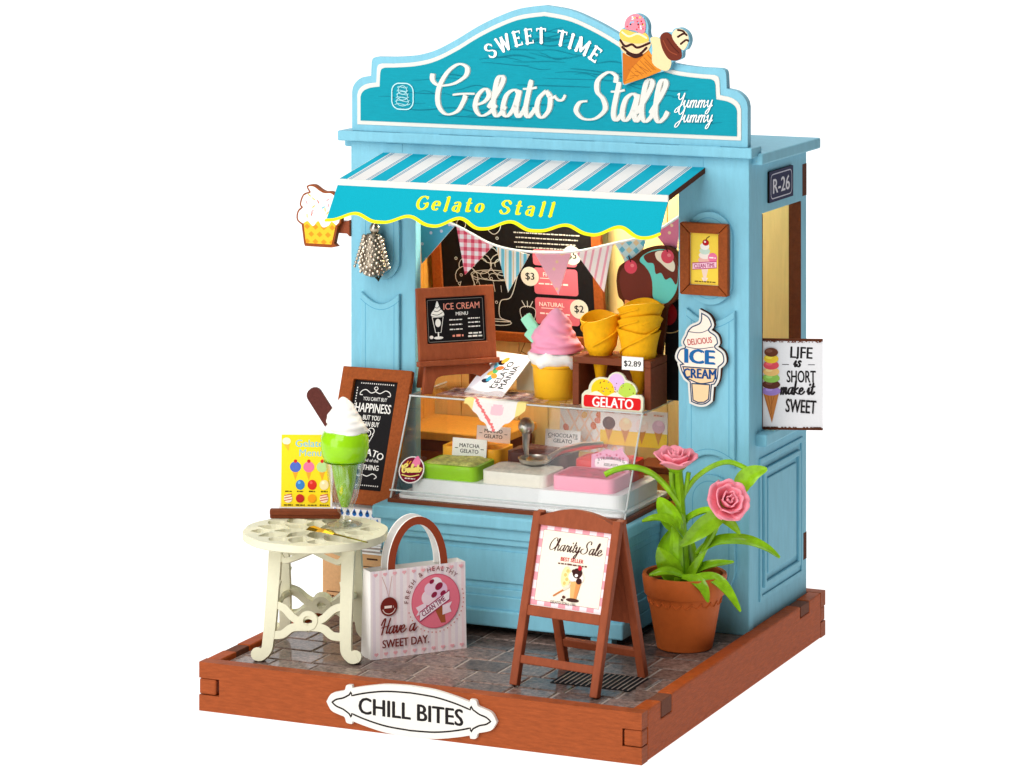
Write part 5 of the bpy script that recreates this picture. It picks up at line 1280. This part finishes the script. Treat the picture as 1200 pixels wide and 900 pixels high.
place(MB().box(-hw+.23, hw-.23, .0, .05, 2.14, AH-.32).build('poster_board', M['paper'], ab), (0, -1.3, 0), (-la, 0, 0))
c = CV(); z0, z1, x0 = 1.9, AH-.62, 1.125
c.rect(-x0, x0, z0, z1, rgb(250, 226, 230)); c.up()
for i in range(6):
    for (za, zb) in ((z0, z0+.14), (z1-.14, z1)): c.rect(-x0+.44*i, min(x0, -x0+.44*i+.22), za, zb, rgb(240, 160, 170), lift=False)
    for xa in (-x0, x0-.13): c.rect(xa, xa+.13, min(z0+.2+.44*i, z1-.16), min(z1-.15, z0+.42+.44*i), rgb(240, 160, 170), lift=False)
c.rect(-1.0, 1.0, z0+.12, z1-.11, rgb(246, 234, 214)); c.line([(-1.0, z0+.12), (1.0, z0+.12), (1.0, z1-.11), (-1.0, z1-.11)], .012, rgb(90, 60, 60), closed=True)
bk_ = rgb(64, 30, 26)
c.script('Charity Sale', -.8, 3.38, .165, bk_, .012, .022, sx=1.0, shear=.28)
c.text('BEST SELLER', .0, 3.13, .1, rgb(200, 36, 40), bold=.02, width=.7); c.words(-.42, .48, 3.04, .045, rgb(110, 70, 60), 4)
c.ell(-.12, 2.72, .15, .28, rgb(248, 224, 160)); 
for k in range(4): c.ell(-.14+.06*(k % 2), 2.56+.11*k, .05, .05, rgb(226, 190, 110), lift=False, n=8)
c.line([(-.42, 2.2), (-.05, 2.45)], .045, rgb(196, 120, 66)); c.line([(-.12, 2.42), (0, 2.5)], .09, rgb(226, 214, 190))
c.poly([(.04, 2.62), (.38, 2.66), (.28, 2.18), (.1, 2.16)], rgb(240, 176, 110)); c.poly([(.22, 2.64), (.38, 2.66), (.28, 2.18), (.2, 2.17)], rgb(222, 146, 84))
for x, z, r, cl in ((.1, 2.76, .14, (250, 238, 226)), (.3, 2.74, .14, (250, 230, 220)), (.22, 2.86, .15, (60, 26, 24)), (.3, 2.66, .09, (60, 26, 24)), (.1, 2.9, .06, (60, 26, 24))): c.ell(x, z, r, r*.9, rgb(*cl))
c.ell(.2, 2.8, .05, .04, rgb(250, 240, 236)); c.ell(.28, 3.0, .06, .06, rgb(200, 30, 50)); c.ell(.18, 2.15, .2, .05, rgb(70, 40, 34)); c.ell(-.1, 2.2, .05, .04, rgb(90, 50, 40)); c.ell(-.14, 2.12, .04, .03, rgb(60, 30, 26))
c.text('GELATO STALL 1991', -.1, 2.06-.06, .075, rgb(60, 40, 36), width=.78)
place(c.build('print', ab), Vector((0, -1.301+.28*math.sin(la), .28*math.cos(la))), (-la, 0, 0))

# ================================================================== potted plant
PL = thing('potted_plant', 'terracotta pot with bright green leaves and two pink roses', 'plant', (11.38, 7.35, 1.2), rz=YAW)
MB().lathe([(.01, 0), (.74, 0), (.78, .03), (1.03, 1.42), (1.06, 1.5), (1.1, 1.51), (1.13, 1.54), (1.19, 2.02), (1.17, 2.09), (1.07, 2.08), (1.04, 1.7), (.01, 1.7)], 48).build('pot', M['clay'], PL, smooth=True)
sc = MB()
for k in range(22):
    a = 2*math.pi*k/22; a2 = 2*math.pi*(k+1)/22
    path = [((1.04-.03*math.sin(math.pi*u))*math.cos(a+(a2-a)*u), (1.04-.03*math.sin(math.pi*u))*math.sin(a+(a2-a)*u), 1.42-.14*math.sin(math.pi*u)) for u in [i/6 for i in range(7)]]
    sc.tube(path, .02, 5, cap=False)
sc.build('scallop_band', M['clay'], PL, smooth=True)
MB().lathe([(.01, 1.78), (.6, 1.82), (1.05, 1.74)], 24, fn=lambda r, z, a: (r, z+.04*math.sin(7*a+r*9))).build('soil', M['soil'], PL, smooth=True)
def pp(x, y, d=0): return Vector(((x-803)/41.9, d, (757-y-d*10.3)/41.9))
def leaf(pts, wd, shape=None, cup=.25, th=.03, flat=None):
    P_ = [Vector(p) for p in cat([tuple(p) for p in pts], 6)]; n = len(P_); m = MB(); K = 7
    for i, p in enumerate(P_):
        u = i/(n-1); d = (P_[min(i+1, n-1)]-P_[max(i-1, 0)]).normalized()
        side = d.cross(flat or Vector((0, -1, 0)))
        if side.length < .1: side = Vector((1, 0, 0))
        side.normalize(); nr = side.cross(d).normalized()
        w_ = .88*wd*(shape(u) if shape else (math.sin(math.pi*(.07+.9*u**.85))**.95+.03)); 
        for k in range(K): s_ = -1+2*k/(K-1); m.v.append(tuple(p+side*w_*s_+nr*(cup*w_*(s_*s_)+th)))
        for k in range(K): s_ = 1-2*k/(K-1); m.v.append(tuple(p+side*w_*s_*.96+nr*(cup*w_*(s_*s_)-th*(1-.6*abs(s_)))))
    q = 2*K
    for i in range(n-1):
        for k in range(q): m.f.append((i*q+k, i*q+(k+1) % q, (i+1)*q+(k+1) % q, (i+1)*q+k)); m.c.append(None)
    m.f += [tuple(range(q)), tuple(range((n-1)*q, n*q))[::-1]]; m.c += [None, None]
    return m.build('leaf', M['leaf'], PL, smooth=60)
up_ = Vector((0, -.55, .83))
stem = lambda pts, r: MB().tube(cat([tuple(p) for p in pts], 5), r, 8).build('stem', M['leaf'], PL, smooth=True)
stem([pp(806, 690), pp(801, 630), pp(797, 575), pp(795, 550)], .14)
stem([pp(797, 690, -.1), pp(793, 640, -.15), pp(796, 600)], .2)
stem([pp(815, 690, -.15), pp(820, 655, -.25), pp(836, 622, -.35), pp(846, 600, -.4)], .1)
stem([pp(797, 590), pp(789, 572, -.05), pp(787, 552, -.1)], .07); stem([pp(799, 590), pp(805, 568, .05), pp(808, 552, .05)], .07)
stem([pp(798, 592, -.05), pp(778, 566, -.2), pp(760, 552, -.3), pp(740, 547, -.35), pp(722, 550, -.4), pp(709, 556, -.4)], .085)
stem([pp(800, 582, .05), pp(815, 560, .1), pp(836, 545, .1), pp(856, 540, .1), pp(876, 548, .1)], .075)
leaf([pp(868, 578, .15), pp(872, 562, .1), pp(884, 552, .1), pp(900, 548, .1)], .3)
leaf([pp(796, 622, -.1), pp(783, 600, -.15), pp(772, 582, -.1)], .32)
leaf([pp(802, 630, -.2), pp(788, 613, -.35), pp(770, 607, -.5), pp(752, 611, -.6)], .17, flat=up_)
leaf([pp(850, 600, -.4), pp(832, 610, -.5), pp(814, 624, -.6), pp(797, 639, -.6)], .3)
leaf([pp(843, 603, -.35), pp(828, 598, -.1), pp(808, 606, .1), pp(802, 618, .1)], .14, flat=up_)
leaf([pp(841, 603, -.4), pp(854, 610, -.4), pp(867, 625, -.4)], .16)
leaf([pp(816, 648, -.2), pp(840, 634, -.3), pp(872, 633, -.35), pp(896, 641, -.35), pp(913, 653, -.35)], .21, flat=up_)
leaf([pp(806, 674, -.2), pp(830, 662, -.3), pp(860, 658, -.3)], .16, flat=up_)
leaf([pp(798, 676, -.6), pp(812, 680, -1.0), pp(822, 690, -1.2), pp(827, 705, -1.25)], .2, flat=up_)
leaf([pp(812, 676, -.5), pp(834, 678, -.8), pp(850, 692, -1.0), pp(865, 716, -1.1)], .21, flat=up_)
leaf([pp(802, 676, -.5), pp(782, 670, -.75), pp(760, 674, -.9)], .18, flat=up_)
leaf([pp(795, 676, -.2), pp(782, 660, -.4), pp(771, 641, -.5)], .34)
leaf([pp(812, 680, .1), pp(808, 650, .15), pp(806, 620, .2)], .3)
leaf([pp(790, 684, .0), pp(780, 650, .2), pp(786, 620, .2)], .3)
leaf([pp(803, 690, -.3), pp(812, 665, -.45), pp(826, 645, -.45)], .14)
def rose(c, tilt, sd):
    r_ = bpy.data.objects.new('rose', None); COL.objects.link(r_); r_.parent = PL; r_.location = c*S; r_.rotation_euler = tilt; r_.empty_display_size = .02
    rn = random.Random(sd)
    def petal(a, r, h, wd, open_):
        m = MB(); nu, nv = 8, 6; p0 = rn.uniform(0, 6)
        for j in range(nv+1):
            v = j/nv
            for i in range(nu+1):
                u = -1+2*i/nu; an = a+u*wd*(.55+.45*math.sin(math.pi*(.15+.6*v)))
                rr = r*(.35+.65*math.sin(math.pi/2*min(1, v*1.25)))+open_*v**2.4*r+.02*math.sin(5*u+p0)*v
                z = h*(v-.14*v*v*u*u)+.035*math.sin(4*u+p0)*v
                m.v.append((rr*math.cos(an), rr*math.sin(an), z-.2-open_*.06*v**4))
        for j in range(nv):
            for i in range(nu): m.f.append((j*(nu+1)+i, j*(nu+1)+i+1, (j+1)*(nu+1)+i+1, (j+1)*(nu+1)+i)); m.c.append(None)
        o = m.build('petal', M['rose'], r_, smooth=80)
        md = o.modifiers.new('thick', 'SOLIDIFY'); md.thickness = .035*S
    for (n, r, h, wd, op) in ((3, .1, .56, 1.2, .0), (4, .2, .56, .95, .12), (5, .31, .52, .8, .3), (6, .42, .46, .7, .42)):
        off = rn.uniform(0, 6)
        for k in range(n): petal(off+2*math.pi*k/n+rn.uniform(-.15, .15), r, h*rn.uniform(.94, 1.06), wd, op*rn.uniform(.8, 1.25))
    m = MB()
    m.lathe([(.02, -.36), (.12, -.32), (.2, -.22), (.3, -.1), (.24, -.06), (.02, -.1)], 14); m.build('calyx', M['leaf'], r_, smooth=True)
rose(pp(793, 541, 0), (R(12), 0, 0), 1)
rose(pp(851, 588, -.5), (R(62), 0, R(18)), 2)
